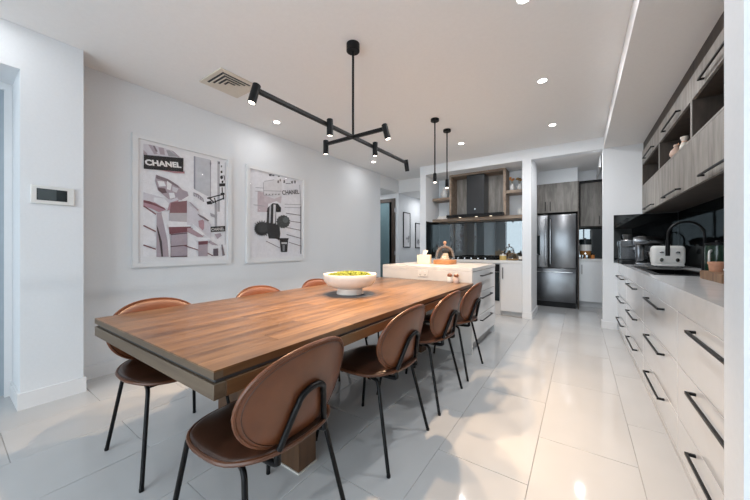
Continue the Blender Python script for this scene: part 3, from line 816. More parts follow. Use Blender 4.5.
g2 = picture('large white-framed print with dark topiary and CHANEL lettering, nearer the hallway', 2.217, 3.200, 0.935, 2.190, 0.045)
cE, cF = crop(243, 160, 9.615), crop(243, 208, 8.77)
L2 = (0.74, 0.735, 0.77)
shp(g2, L2, [(249.2, 167.5), (301.5, 179.5), (301.5, 256.0), (249.2, 257.5)])
shp(g2, (0.52, 0.44, 0.475), cE((140, 300), (200, 310), (245, 370), (240, 500), (140, 500)))
shp(g2, (0.66, 0.65, 0.67), cE((200, 205), (300, 190), (372, 200), (372, 345), (300, 370), (200, 335)))
shp(g2, (0.57, 0.50, 0.53), cE((200, 335), (300, 372), (372, 346), (365, 420), (320, 395), (250, 420), (205, 400)))
for a, b_ in (((205, 205), (300, 190)), ((200, 295), (370, 300)), ((200, 338), (290, 345)), ((195, 215), (200, 335)), ((120, 265), (195, 270)), ((120, 300), (190, 300)), ((400, 425), (555, 430)), ((400, 455), (555, 460)), ((545, 240), (558, 460)), ((100, 430), (210, 445))):
    q = cE(a, b_); shp(g2, GRY, stroke(q[0], q[1], 0.55))
for pts in (((248, 135), (275, 135), (275, 155), (250, 155)), ((280, 142), (300, 142), (300, 155), (280, 155)), ((335, 152), (352, 152), (350, 163), (338, 163)), ((390, 190), (403, 192), (403, 222), (388, 220)), ((330, 200), (345, 195), (345, 222), (332, 222)),
            ((352, 182), (362, 182), (364, 205), (352, 205)), ((460, 205), (478, 200), (478, 226), (465, 226)), ((490, 198), (508, 198), (505, 225), (494, 225)), ((410, 222), (460, 225), (460, 230), (410, 228))):
    shp(g2, (0.10, 0.10, 0.11), cE(*pts), 'ornament')
for k in range(5): shp(g2, (0.20, 0.18, 0.19), cE((215 + 30 * k, 325 + 4 * (k % 2)), (232 + 30 * k, 325), (228 + 30 * k, 337), (218 + 30 * k, 336)), 'ornament')
# arched doorway
shp(g2, BLK, cE((225, 500), (240, 455), (285, 415), (335, 420), (365, 460), (362, 500)) , 'arch')
shp(g2, BLK, cF((212, 0), (330, -10), (325, 15), (288, 20), (290, 150), (205, 150)), 'arch')
shp(g2, (0.40, 0.40, 0.43), cF((232, -20), (245, -30), (240, 130), (226, 130)))
shp(g2, (0.62, 0.61, 0.64), cF((266, -30), (286, -30), (282, 135), (262, 135)))
# spiky shrub, topiary ball, pot
cc = []
for k in range(44):
    r = 84 if k % 2 else 60
    if 8 < k < 26 and k % 2: r = 74
    cc.append((165 + r * math.cos(2 * PI * k / 44), 182 + 0.92 * r * math.sin(2 * PI * k / 44)))
shp(g2, (0.016, 0.016, 0.018), cF(*cc), 'shrub')
shp(g2, (0.035, 0.036, 0.038), cF(*[(170 + 46 * math.cos(2 * PI * k / 20), 178 + 44 * math.sin(2 * PI * k / 20)) for k in range(20)]), 'shrub')
shp(g2, BLK, cF((207, 135), (318, 148), (326, 225), (318, 285), (290, 270), (225, 268), (218, 240)), 'shrub')
shp(g2, (0.05, 0.055, 0.055), cF(*[(352 + (62 if k % 2 else 55) * math.cos(2 * PI * k / 30), 120 + (60 if k % 2 else 54) * math.sin(2 * PI * k / 30)) for k in range(30)]), 'topiary')
shp(g2, (0.11, 0.12, 0.12), cF(*[(372 + 26 * math.cos(2 * PI * k / 16), 105 + 26 * math.sin(2 * PI * k / 16)) for k in range(16)]), 'topiary')
shp(g2, (0.74, 0.73, 0.74), cF((350, 176), (359, 176), (358, 266), (351, 266)), 'trunk')
shp(g2, BLK, cF((318, 264), (400, 264), (394, 285), (386, 386), (330, 386), (322, 285)), 'pot')
shp(g2, (0.55, 0.55, 0.56), cF((335, 300), (385, 300), (384, 316), (336, 316)), 'pot')
shp(g2, (0.22, 0.22, 0.23), cF((345, 325), (366, 325), (364, 378), (347, 378)), 'pot')
for a, b_ in (((375, 45), (505, 65)), ((412, 116), (505, 128)), ((385, 172), (505, 196)), ((380, 232), (510, 268)), ((400, 300), (510, 335)), ((200, 290), (320, 350))):
    q = cF(a, b_); shp(g2, (0.17, 0.14, 0.15), stroke(q[0], q[1], 0.6))
q = cF((505, -15), (505, 402)); shp(g2, (0.10, 0.09, 0.10), stroke(q[0], q[1], 0.7))
lettering(g2, (0.09, 0.085, 0.09), 'CHANEL', (282.2, 195.0), (299.2, 193.9), 4.5, 0.025)
del g2['n']

# hallway prints
def small_print(label, y0, y1, z0, z1):
    t = thing('small_framed_print', label, 'picture', (XL, (y0 + y1) / 2, z0), 0, 'small prints in the hallway')
    hw, hh, fw = (y1 - y0) / 2, z1 - z0, 0.02
    part('frame', M_BLACK, t, (0, 0.02, -hw, -hw + fw, 0, hh), (0, 0.02, hw - fw, hw, 0, hh), (0, 0.02, -hw + fw, hw - fw, 0, fw), (0, 0.02, -hw + fw, hw - fw, hh - fw, hh))
    part('mat_board', MATS['mat_board'], t, (0.001, 0.012, -hw + fw, hw - fw, fw, hh - fw))
    r3 = random.Random(int(y0 * 100))
    mb = MB()
    for k in range(9):
        a, z = r3.uniform(-0.45, 0.45) * hw, r3.uniform(0.10, 0.30) * hh
        mb.quad((0.0125, a, z), (0.0125, a + 0.04, z + 0.02), (0.0125, a + 0.05, z + 0.06), (0.0125, a + 0.005, z + 0.05))
    mb.build('sketch', ink(GRY), t)
    MB().quad((0.016, -hw + fw, fw), (0.016, hw - fw, fw), (0.016, hw - fw, hh - fw), (0.016, -hw + fw, hh - fw)).build('pane', M_PANE, t)
small_print('tall thin black-framed sketch beside the glass door in the hallway', 6.31, 6.66, 1.125, 1.98)
small_print('shorter black-framed sketch deeper in the hallway beside the kitchen niche', 6.95, 7.27, 1.11, 1.76)

# thermostat / intercom panel on the pillar
pn = thing('thermostat_panel', 'white thermostat panel with dark display on the white pillar', 'thermostat', (XLP, 0.494, 1.52))
part('housing', M_PLASTICW, pn, (0, 0.018, -0.113, 0.113, -0.066, 0.066), b=0.004)
part('screen', M_SCREEN, pn, (0.018, 0.0195, -0.084, 0.072, -0.040, 0.044))
part('display', mat('grey_display', (0.06, 0.075, 0.078), 0.2), pn, (0.0195, 0.020, -0.080, 0.015, -0.036, 0.040))

# ------------------------------------------------------------------ base drawer run on the right
FX = 0.430
bounds = [(4.352, 5.299), (3.292, 4.350), (2.242, 3.290), (1.172, 2.240)]
names = ['white gloss drawer unit against the kitchen end wall', 'white gloss drawer unit under the sink, second from the end wall',
         'white gloss drawer unit third from the end wall', 'white gloss drawer unit beside the wall end, with the largest-looking handles']
names[3] = 'white gloss drawer unit beside the projecting wall end'
zr = [(0.052, 0.240), (0.244, 0.517), (0.521, 0.797)]
hy = [(4.60, 5.16), (3.60, 4.12), (2.53, 3.04), (1.40, 1.935)]
for (y0, y1), lab, (h0, h1) in zip(bounds, names, hy):
    u = thing('drawer_unit', lab, 'drawer unit', ((FX + XR) / 2, (y0 + y1) / 2, 0), 0, 'gloss drawer units along the kitchen wall')
    ux, uy = u.location.x, u.location.y
    def up_(name, m, *bs, b=0.0, parent=None): return part(name, m, parent or u, *[(q[0] - ux, q[1] - ux, q[2] - uy, q[3] - uy, q[4], q[5]) for q in bs], b=b)
    up_('carcass', M_CARC, (FX + 0.02, XR - 0.002, y0 + 0.001, y1 - 0.001, 0.05, 0.798))
    up_('kickboard', M_CARC, (FX + 0.008, FX + 0.03, y0, y1, 0, 0.05))
    for z0, z1 in zr:
        d = up_('drawer', M_GLOSS, (FX, FX + 0.019, y0 + 0.001, y1 - 0.001, z0, z1), b=0.0012)
        hz = z1 - 0.042
        up_('handle', M_BLACK, (FX - 0.036, FX - 0.026, h0, h1, hz - 0.006, hz + 0.006), (FX - 0.026, FX + 0.001, h0, h0 + 0.012, hz - 0.006, hz + 0.006), (FX - 0.026, FX + 0.001, h1 - 0.012, h1, hz - 0.006, hz + 0.006), parent=d)
# benchtop with sink cut-out
SX0, SX1, SY0, SY1 = 0.505, 0.83, 3.25, 4.42
bt = part('kitchen_benchtop', M_STONE2, None, (FX + 0.001, SX0, 1.172, YK - 0.001, 0.80, ZBENCH), (SX1, XR - 0.001, 1.172, YK - 0.001, 0.80, ZBENCH), (SX0, SX1, 1.172, SY0, 0.80, ZBENCH), (SX0, SX1, SY1, YK - 0.001, 0.80, ZBENCH))
tag(bt, 'long pale grey stone benchtop above the gloss drawers', 'benchtop')
sk = thing('black_sink', 'black undermount sink set in the grey benchtop', 'sink', ((SX0 + SX1) / 2, (SY0 + SY1) / 2, ZBENCH))
sx_, sy_ = (SX1 - SX0) / 2 - 0.002, (SY1 - SY0) / 2 - 0.002
part('rim', M_BLACK, sk, (-sx_ - 0.02, -sx_ + 0.02, -sy_ - 0.02, sy_ + 0.02, 0.0005, 0.006), (sx_ - 0.02, sx_ + 0.02, -sy_ - 0.02, sy_ + 0.02, 0.0005, 0.006), (-sx_ + 0.02, sx_ - 0.02, -sy_ - 0.02, -sy_ + 0.02, 0.0005, 0.006), (-sx_ + 0.02, sx_ - 0.02, sy_ - 0.02, sy_ + 0.02, 0.0005, 0.006))
part('basin', M_BLACK, sk, (-sx_, -sx_ + 0.005, -sy_, sy_, -0.118, 0), (sx_ - 0.005, sx_, -sy_, sy_, -0.118, 0), (-sx_, sx_, -sy_, -sy_ + 0.005, -0.118, 0), (-sx_, sx_, sy_ - 0.005, sy_, -0.118, 0), (-sx_, sx_, -sy_, sy_, -0.1185, -0.115))
part('drainboard', M_BLACK, sk, (-sx_ + 0.02, sx_ - 0.02, 0.15, sy_ - 0.02, -0.004, 0.003))

# gooseneck tap
tp = thing('gooseneck_tap', 'tall black gooseneck kitchen tap behind the sink', 'tap', (0.93, 3.92, ZBENCH))
MB().lathe([(0, 0), (0.028, 0), (0.028, 0.008), (0.020, 0.012), (0.018, 0.10), (0, 0.10)], n=20).build('base', M_BLACK, tp)
arc = [(0, 0, 0.05), (0, 0, 0.335)]
for k in range(1, 17):
    a = PI * k / 16
    arc.append((-0.12 + 0.12 * math.cos(a), 0.0, 0.335 + 0.12 * math.sin(a)))
arc.append((-0.242, 0.0, 0.27))
MB().tube(arc, 0.0105, 12).build('spout', M_BLACK, tp)
MB().tube([(-0.2415, 0.0, 0.285), (-0.243, 0.0, 0.135)], 0.017, 14).build('spray_head', M_BLACK, tp)
MB().tube([(0.0, -0.02, 0.07), (0.0, -0.07, 0.085)], 0.007, 10).build('lever', M_BLACK, tp)

# ------------------------------------------------------------------ black glass splashback
sp = part('glass_splashback', M_SPLASHK, None, (XR - 0.006, XR - 0.0005, 1.175, YK - 0.007, ZBENCH + 0.0005, 1.579))
tag(sp, 'black mirror glass splashback behind the sink bench', 'splashback')
sp2 = part('glass_splashback', M_SPLASHK, None, (0.385, XR - 0.0065, YK - 0.006, YK - 0.0005, ZBENCH + 0.0005, 1.579))
tag(sp2, 'short black mirror glass splashback on the end wall beside the coffee machine', 'splashback')

# ------------------------------------------------------------------ wall cupboards on the right
UX = 0.683
ub = [(4.272, 5.298), (3.172, 4.270), (2.072, 3.170), (1.172, 2.070)]
ulab = ['grey woodgrain wall cupboard against the white end wall', 'grey woodgrain wall cupboard with two small ornaments on its open shelf',
        'grey woodgrain wall cupboard third from the white end wall', 'grey woodgrain wall cupboard beside the projecting wall end']
M_UPD = M_DARKWOOD
for (y0, y1), lab in zip(ub, ulab):
    u = thing('wall_cupboard', lab, 'cupboard', ((UX + XR) / 2, (y0 + y1) / 2, 1.58), 0, 'grey woodgrain wall cupboards')
    ux, uy, uz = u.location
    def uq(name, m, *bs, b=0.0, parent=None): return part(name, m, parent or u, *[(q[0] - ux, q[1] - ux, q[2] - uy, q[3] - uy, q[4] - uz, q[5] - uz) for q in bs], b=b)
    uq('carcass', M_UPD, (UX + 0.02, XR - 0.001, y0, y1, 1.581, 1.935), (UX + 0.02, XR - 0.001, y0, y1, 2.235, 2.40), (XR - 0.02, XR - 0.001, y0, y1, 1.935, 2.235))
    uq('divider', M_UPD, (UX + 0.004, XR - 0.021, y1 - 0.018, y1, 1.9505, 2.2245))
    uq('divider', M_UPD, (UX + 0.004, XR - 0.021, y0, y0 + 0.018, 1.9505, 2.2245))
    uq('divider_edge', M_GREYWOOD, (UX, UX + 0.004, y1 - 0.018, y1, 1.9505, 2.2245))
    uq('divider_edge', M_GREYWOOD, (UX, UX + 0.004, y0, y0 + 0.018, 1.9505, 2.2245))
    uq('shelf_board', M_GREYWOOD, (UX, UX + 0.02, y0, y1, 1.935, 1.950))
    uq('shelf_board', M_UPD, (UX + 0.02, XR - 0.021, y0, y1, 1.9352, 1.950), (UX + 0.02, XR - 0.021, y0, y1, 2.225, 2.235))
    uq('top_filler', M_UPD, (UX + 0.012, UX + 0.03, y0, y1, 2.405, ZB - 0.0005))
    hc = (y0 + y1) / 2 if y0 > 1.5 else 1.52
    for nm, z0, z1, hz in (('lower_door', 1.582, 1.933, 1.618), ('flap_door', 2.227, 2.403, 2.262)):
        d = uq(nm, M_GREYWOOD, (UX, UX + 0.019, y0 + 0.001, y1 - 0.001, z0, z1), b=0.0012)
        hl = 0.27
        uq('handle', M_BLACK, (UX - 0.034, UX - 0.024, hc - hl, hc + hl, hz - 0.006, hz + 0.006), (UX - 0.024, UX + 0.001, hc - hl, hc - hl + 0.012, hz - 0.006, hz + 0.006), (UX - 0.024, UX + 0.001, hc + hl - 0.012, hc + hl, hz - 0.006, hz + 0.006), parent=d)
# ornaments on the open shelf
q = thing('bird_ornament', 'pale pink ceramic bird ornament on the open cupboard shelf', 'ornament', (0.725, 3.80, 1.950), 0.4)
q.scale = (0.78, 0.78, 0.78)
MB().lathe([(0, 0), (0.035, 0), (0.052, 0.025), (0.056, 0.055), (0.045, 0.09), (0.026, 0.112), (0.020, 0.124), (0.026, 0.138), (0.022, 0.155), (0.0, 0.162)], n=22, sx=1.15).build('body', mat('pink_glaze', (0.50, 0.36, 0.29), 0.5), q)
MB().lathe([(0.010, 0), (0.0, 0.03)], (0, 0, 0), n=10).build('beak', M_TERRA, q).location = (0, -0.028, 0.14)
q = thing('cream_vase', 'small cream glazed vase beside the pink bird ornament', 'vase', (0.735, 3.60, 1.950))
q.scale = (0.75, 0.75, 0.75)
MB().lathe([(0, 0), (0.030, 0), (0.042, 0.03), (0.040, 0.075), (0.024, 0.11), (0.022, 0.125), (0.034, 0.15), (0.036, 0.17), (0.030, 0.175), (0.018, 0.15), (0.0, 0.145)], n=22).build('body', mat('cream_glaze', (0.60, 0.54, 0.47), 0.4), q)
MB().lathe([(0.0225, 0.108), (0.0255, 0.114), (0.0225, 0.122)], n=20).build('band', M_TERRA, q)

# ------------------------------------------------------------------ appliances on the sink bench
ts = thing('white_toaster', 'white four-slot toaster on the sink bench', 'toaster', (0.80, 4.59, ZBENCH), 0.0)
ts.scale = (0.9, 0.9, 1.14)
mb = MB()
mb.box(-0.145, 0.145, -0.115, 0.115, 0.022, 0.205, b=0.035, seg=4)
mb.build('body', M_PLASTICW, ts)
part('plinth', M_PLASTICW, ts, (-0.135, 0.135, -0.105, 0.105, 0.010, 0.03), b=0.006)
for sx in (-0.09, -0.03, 0.03, 0.09): part('slot', M_GAP, ts, (sx - 0.012, sx + 0.012, -0.085, 0.085, 0.2048, 0.2065))
for sx in (-0.07, 0.07):
    part('lever', M_CHROME, ts, (sx - 0.02, sx + 0.02, -0.140, -0.115, 0.135, 0.150), b=0.004)
    MB().tube([(sx, -0.114, 0.07), (sx, -0.132, 0.07)], 0.018, 16).build('dial', M_CHROME, ts)
for sx in (-0.115, 0.115):
    for sy in (-0.085, 0.085): MB().cyl(0.014, 0, 0.012, (sx, sy, 0), 12).build('foot', M_BLACK, ts)
kt = thing('electric_kettle', 'rounded white kettle with black handle behind the toaster', 'kettle', (0.905, 5.08, ZBENCH), PI / 2)
MB().lathe([(0, 0), (0.085, 0), (0.09, 0.012), (0.088, 0.08), (0.075, 0.16), (0.062, 0.205), (0.05, 0.225), (0.015, 0.235), (0.012, 0.25), (0, 0.252)], n=28).build('body', M_PLASTICW, kt)
MB().tube(fillet([(0.07, 0, 0.20), (0.135, 0, 0.205), (0.135, 0, 0.06), (0.085, 0, 0.045)], 0.035), 0.010, 10).build('handle', M_BLACK, kt)
MB().tube([(-0.065, 0, 0.15), (-0.12, 0, 0.205)], [0.022, 0.012], 12).build('spout', M_PLASTICW, kt)
cm = thing('coffee_machine', 'chrome espresso machine in the corner of the sink bench', 'coffee machine', (0.60, 5.12, ZBENCH), 0.0)
part('base_tray', M_BLACK, cm, (-0.16, 0.16, -0.15, 0.15, 0, 0.05), b=0.006)
part('back_body', M_STEEL, cm, (-0.15, 0.15, 0.02, 0.15, 0.05, 0.29), b=0.008)
part('top_body', M_STEEL, cm, (-0.16, 0.16, -0.11, 0.15, 0.22, 0.31), b=0.010)
MB().cyl(0.035, 0.185, 0.22, (0, -0.06, 0), 20).build('group_head', M_CHROME, cm)
MB().tube([(0, -0.06, 0.178), (0, -0.19, 0.170)], [0.030, 0.012], 12).build('portafilter', M_BLACK, cm)
MB().tube(fillet([(0.12, -0.08, 0.22), (0.13, -0.11, 0.17), (0.12, -0.12, 0.09)], 0.03), 0.006, 8).build('steam_wand', M_CHROME, cm)
MB().lathe([(0, 0.31), (0.045, 0.31), (0.055, 0.38), (0.05, 0.385), (0, 0.385)], (-0.08, 0.05, 0), 20).build('bean_hopper', mat('smoked_plastic', (0.05, 0.05, 0.05), 0.15), cm)
sm_ = thing('stand_mixer', 'silver stand mixer with chrome bowl between the coffee machine and toaster', 'mixer', (0.67, 4.83, ZBENCH), PI / 2)
part('foot', M_STEEL, sm_, (-0.09, 0.09, -0.16, 0.12, 0, 0.035), b=0.012, seg=2)
part('column', M_STEEL, sm_, (-0.045, 0.045, 0.03, 0.11, 0.035, 0.26), b=0.02, seg=3)
MB().tube([(0, 0.13, 0.29), (0, 0.08, 0.295), (0, -0.08, 0.29), (0, -0.15, 0.28)], [0.045, 0.06, 0.058, 0.035], 18).build('motor_head', M_STEEL, sm_)
MB().lathe([(0, 0.04), (0.05, 0.04), (0.075, 0.07), (0.088, 0.14), (0.09, 0.165), (0.086, 0.165), (0.07, 0.08), (0, 0.055)], (0, -0.075, 0), 26).build('mixing_bowl', M_CHROME, sm_)
MB().tube([(0, -0.075, 0.24), (0, -0.075, 0.09)], 0.010, 10).build('beater_shaft', M_CHROME, sm_)
MB().tube([(-0.058, 0.0, 0.30), (-0.075, 0.0, 0.30)], 0.012, 12).build('speed_knob', M_BLACK, sm_)
pc = thing('glass_pitcher', 'dark green glass canister with white handle beside the tap', 'canister', (0.933, 3.62, ZBENCH))
pc.scale = (0.82, 0.82, 1.22)
MB().lathe([(0, 0), (0.082, 0), (0.088, 0.01), (0.092, 0.16), (0.088, 0.19), (0, 0.192)], n=28).build('body', mat('dark_green_glass', (0.015, 0.035, 0.022), 0.12), pc)
MB().lathe([(0, 0.192), (0.090, 0.192), (0.090, 0.205), (0.02, 0.212), (0.014, 0.225), (0, 0.227)], n=28).build('lid', M_BLACK, pc)
MB().tube(fillet([(-0.06, -0.068, 0.155), (-0.085, -0.105, 0.15), (-0.085, -0.105, 0.06), (-0.06, -0.068, 0.05)], 0.03), 0.009, 10).build('handle', M_CERAMIC, pc)
# chopping board with pot and cloth
cb = thing('chopping_block', 'thick end-grain timber chopping block on the bench by the wall end', 'chopping board', (0.842, 2.86, ZBENCH))
for i in range(4):
    for j in range(5):
        part('block', M_BOARD, cb, (-0.14 + 0.07 * i + 0.0005, -0.07 + 0.07 * i - 0.0005, -0.20 + 0.08 * j + 0.0005, -0.12 + 0.08 * j - 0.0005, 0.0, 0.055), b=0.001)
pt = thing('terracotta_pot', 'small terracotta pot standing on the chopping block', 'pot', (0.765, 2.985, ZBENCH + 0.055))
pt.scale = (0.66, 0.66, 0.66)
MB().lathe([(0, 0), (0.052, 0), (0.060, 0.075), (0.066, 0.075), (0.066, 0.098), (0.058, 0.098), (0.052, 0.075), (0, 0.07)], n=26).build('body', M_TERRA, pt)
MB().lathe([(0, 0.072), (0.053, 0.072), (0.0, 0.082)], n=20).build('soil', M_GAP, pt)
cz = MB()
for i in range(9):
    for j in range(7):
        pass
def cloth_pt(u, v):
    return (-0.075 + 0.15 * u, -0.10 + 0.20 * v, 0.004 + 0.012 * (1 + math.sin(9 * u + 4 * v)) * 0.5 + 0.006 * math.cos(13 * v))
N = 12
G = [[cz.bm.verts.new(cloth_pt(i / N, j / N)) for j in range(N + 1)] for i in range(N + 1)]
for i in range(N):
    for j in range(N): cz.bm.faces.new((G[i][j], G[i + 1][j], G[i + 1][j + 1], G[i][j + 1]))
ct = cz.build('folded_cloth', mat('white_cloth', (0.68, 0.66, 0.64), 0.9, noise=0.05), None, 80)
so = ct.modifiers.new('thickness', 'SOLIDIFY'); so.thickness = 0.004; so.offset = 1
ct.rotation_euler.z = 1.5
ct.location = (0.86, 2.80, ZBENCH + 0.0555); tag(ct, 'crumpled white cloth lying on the chopping block', 'cloth')

# ------------------------------------------------------------------ cooking niche
NX0, NX1, NY, NB = -2.438, -0.766, 5.60, 5.948
# base cabinets, oven
def base_cab(name, lab, x0, x1, handle_x):
    u = thing(name, lab, 'cabinet', ((x0 + x1) / 2, 5.6, 0))
    ux, uy = u.location.x, 5.6
    part('carcass', M_CARC, u, (x0 - ux, x1 - ux, 5.325 - uy, NB - uy, 0.09, 0.868))
    part('kickboard', M_CARC, u, (x0 - ux, x1 - ux, 5.36 - uy, 5.38 - uy, 0, 0.09))
    d = part('door', M_GLOSS, u, (x0 + 0.0015 - ux, x1 - 0.0015 - ux, 5.305 - uy, 5.324 - uy, 0.085, 0.866), b=0.0012)
    hx = handle_x - ux
    part('handle', M_BLACK, d, (hx - 0.005, hx + 0.005, 5.274 - uy, 5.284 - uy, 0.62, 0.80), (hx - 0.005, hx + 0.005, 5.284 - uy, 5.306 - uy, 0.79, 0.80), (hx - 0.005, hx + 0.005, 5.284 - uy, 5.306 - uy, 0.62, 0.63))
base_cab('base_cabinet', 'white gloss base cabinet beside the pantry opening', -1.090, NX1, -1.055)
base_cab('base_cabinet', 'white gloss base cabinet at the hallway end of the cooking niche', NX0, -1.785, -1.82)
ov = thing('built_in_oven', 'black built-in oven under the cooktop', 'oven', (-1.437, 5.6, 0))
part('housing', M_CARC, ov, (-0.345, 0.345, -0.27, 0.345, 0.0, 0.868))
part('oven_door', M_SCREEN, ov, (-0.325, 0.325, -0.296, -0.271, 0.24, 0.72), b=0.002)
part('control_panel', M_BLACK, ov, (-0.325, 0.325, -0.292, -0.271, 0.725, 0.85), b=0.002)
part('handle', M_CHROME, ov, (-0.25, 0.25, -0.325, -0.313, 0.665, 0.677), (-0.25, -0.238, -0.313, -0.296, 0.665, 0.677), (0.238, 0.25, -0.313, -0.296, 0.665, 0.677))
for k in range(4): MB().tube([(-0.21 + 0.14 * k, -0.292, 0.79), (-0.21 + 0.14 * k, -0.312, 0.79)], 0.018, 14).build('dial', M_CHROME, ov)
nb = part('niche_benchtop', M_STONE, None, (NX0, NX1, YK + 0.001, NB, 0.870, 0.918), b=0.002)
tag(nb, 'cream stone benchtop in the cooking niche', 'benchtop')
sp3 = part('glass_splashback', M_SPLASH, None, (NX0 + 0.006, NX1, NB - 0.006, NB, 0.9185, 1.628))
tag(sp3, 'black mirror glass splashback behind the cooktop', 'splashback')
sp5 = part('glass_splashback', M_SPLASH, None, (NX0 - 0.0005, NX0 + 0.0055, YK + 0.004, NB - 0.0065, 0.9185, 1.6315))
tag(sp5, 'black glass splashback return on the hallway side of the cooking niche', 'splashback')
ck = thing('gas_cooktop', 'black gas cooktop with iron trivets in the niche benchtop', 'cooktop', (-1.60, 5.62, 0.918))
part('glass_plate', M_SCREEN, ck, (-0.44, 0.44, -0.25, 0.25, 0.0, 0.010), b=0.003)
for x in (-0.30, 0.0, 0.30):
    for y in (-0.10, 0.12):
        MB().lathe([(0, 0.010), (0.045, 0.010), (0.045, 0.022), (0.03, 0.028), (0, 0.028)], (x, y, 0), 18).build('burner', M_BLACK, ck)
    mb = MB()
    for y in (-0.20, 0.0, 0.21): mb.box(x - 0.13, x + 0.13, y - 0.006, y + 0.006, 0.036, 0.048)
    for xx in (-0.12, 0.0, 0.12):
        mb.box(x + xx - 0.006, x + xx + 0.006, -0.206, 0.216, 0.036, 0.048)
    for xx in (-0.12, 0.12):
        for y in (-0.20, 0.21): mb.box(x + xx - 0.006, x + xx + 0.006, y - 0.006, y + 0.006, 0.010, 0.036)
    mb.build('trivet', M_BLACK, ck)
for k in range(5): MB().lathe([(0, 0.010), (0.017, 0.010), (0.015, 0.032), (0, 0.033)], (-0.24 + 0.12 * k, -0.225, 0), 14).build('knob', M_CHROME, ck)

# timber surround, shelves, hood
sr = thing('hood_surround', 'oak-look timber surround framing the range hood', 'surround', (-1.56, 5.77, 1.69))
def sq(name, m, *bs, b=0.0): return part(name, m, sr, *[(q[0] + 1.56, q[1] + 1.56, q[2] - 5.77, q[3] - 5.77, q[4] - 1.69, q[5] - 1.69) for q in bs], b=b)
sq('side_panel', M_WARMWOOD, (-2.085, -2.045, NY, NB, 1.692, 2.482))
sq('side_panel', M_WARMWOOD, (-1.110, -1.070, NY, NB, 1.692, 2.482))
sq('top_panel', M_WARMWOOD, (-2.085, -1.070, NY, NB, 2.482, ZB - 0.001))
sq('back_panel', M_GREYWOOD, (-2.045, -1.110, NB - 0.02, NB, 1.692, 2.482))
def shelf(name, lab, x0, x1, z0, z1):
    o_ = part(name, M_WARMWOOD, None, (x0, x1, NY + 0.01, NB, z0, z1), b=0.002); return tag(o_, lab, 'shelf', 'oak-look niche shelves')
shelf('floating_shelf', 'oak-look floating shelf with white vase, on the hallway side of the hood', NX0, -2.086, 2.055, 2.105)
shelf('floating_shelf', 'oak-look floating shelf with dried flowers, on the pantry side of the hood', -1.069, NX1, 2.075, 2.125)
shelf('long_shelf', 'long oak-look shelf running under the hood across the niche', NX0, NX1, 1.632, 1.690)
hd = thing('range_hood', 'dark glass range hood with black chimney', 'range hood', (-1.60, 5.77, 1.69))
MB().prism([(-0.50, -0.30), (0.51, -0.30), (0.51, -0.173), (0.485, -0.173), (0.485, 0.15), (-0.442, 0.15), (-0.442, -0.173), (-0.50, -0.173)], 2, 0.003, 0.052).build('canopy', M_BLACK, hd)
part('chimney', mat('hood_steel', (0.035, 0.037, 0.04), 0.28, metal=0.3, noise=0.04, scale=3), hd, (-0.155, 0.165, -0.155, 0.15, 0.052, 0.785), b=0.002)
part('badge', M_CHROME, hd, (-0.012, 0.012, -0.158, -0.155, 0.14, 0.165))
for x in (-0.25, 0.05, 0.30):
    MB().cyl(0.022, -0.004, 0.003, (x, -0.245, 0), 16).build('hood_lamp', M_LEDD, hd)
    spot('hood_light', hd, (x, -0.245, -0.01), 0.4, WARM, 140, 0.5, 0.02)
# ornaments in the niche
q = thing('white_vase', 'white ceramic vase on the floating shelf', 'vase', (-2.235, 5.74, 2.105))
MB().lathe([(0, 0), (0.045, 0), (0.068, 0.05), (0.072, 0.10), (0.055, 0.15), (0.034, 0.175), (0.034, 0.20), (0.044, 0.215), (0.038, 0.217), (0.028, 0.20), (0, 0.19)], n=26).build('body', M_CERAMIC, q)
q = thing('cook_books', 'two pale books lying flat on the long niche shelf', 'books', (-2.27, 5.76, 1.690))
q.name = 'book'; q['label'] = 'pale pink book lying flat on the long niche shelf'; q['category'] = 'book'; q['group'] = 'books lying on the long niche shelf'
part('cover', mat('pink_cover', (0.60, 0.48, 0.50), 0.6), q, (-0.11, 0.11, -0.08, 0.08, 0, 0.004), (-0.11, 0.11, -0.08, 0.08, 0.024, 0.028), (-0.11, -0.107, -0.08, 0.08, 0.004, 0.024))
part('pages', M_PAPER, q, (-0.106, 0.106, -0.077, 0.077, 0.0041, 0.0239))
q = thing('book', 'white book lying on top of the pale pink book', 'book', (-2.265, 5.76, 1.7185), 0.08, 'books lying on the long niche shelf')
part('cover', M_PLASTICW, q, (-0.10, 0.10, -0.075, 0.075, 0, 0.004), (-0.10, 0.10, -0.075, 0.075, 0.028, 0.032), (-0.10, -0.097, -0.075, 0.075, 0.004, 0.028))
part('pages', M_PAPER, q, (-0.096, 0.098, -0.072, 0.072, 0.0041, 0.0279))
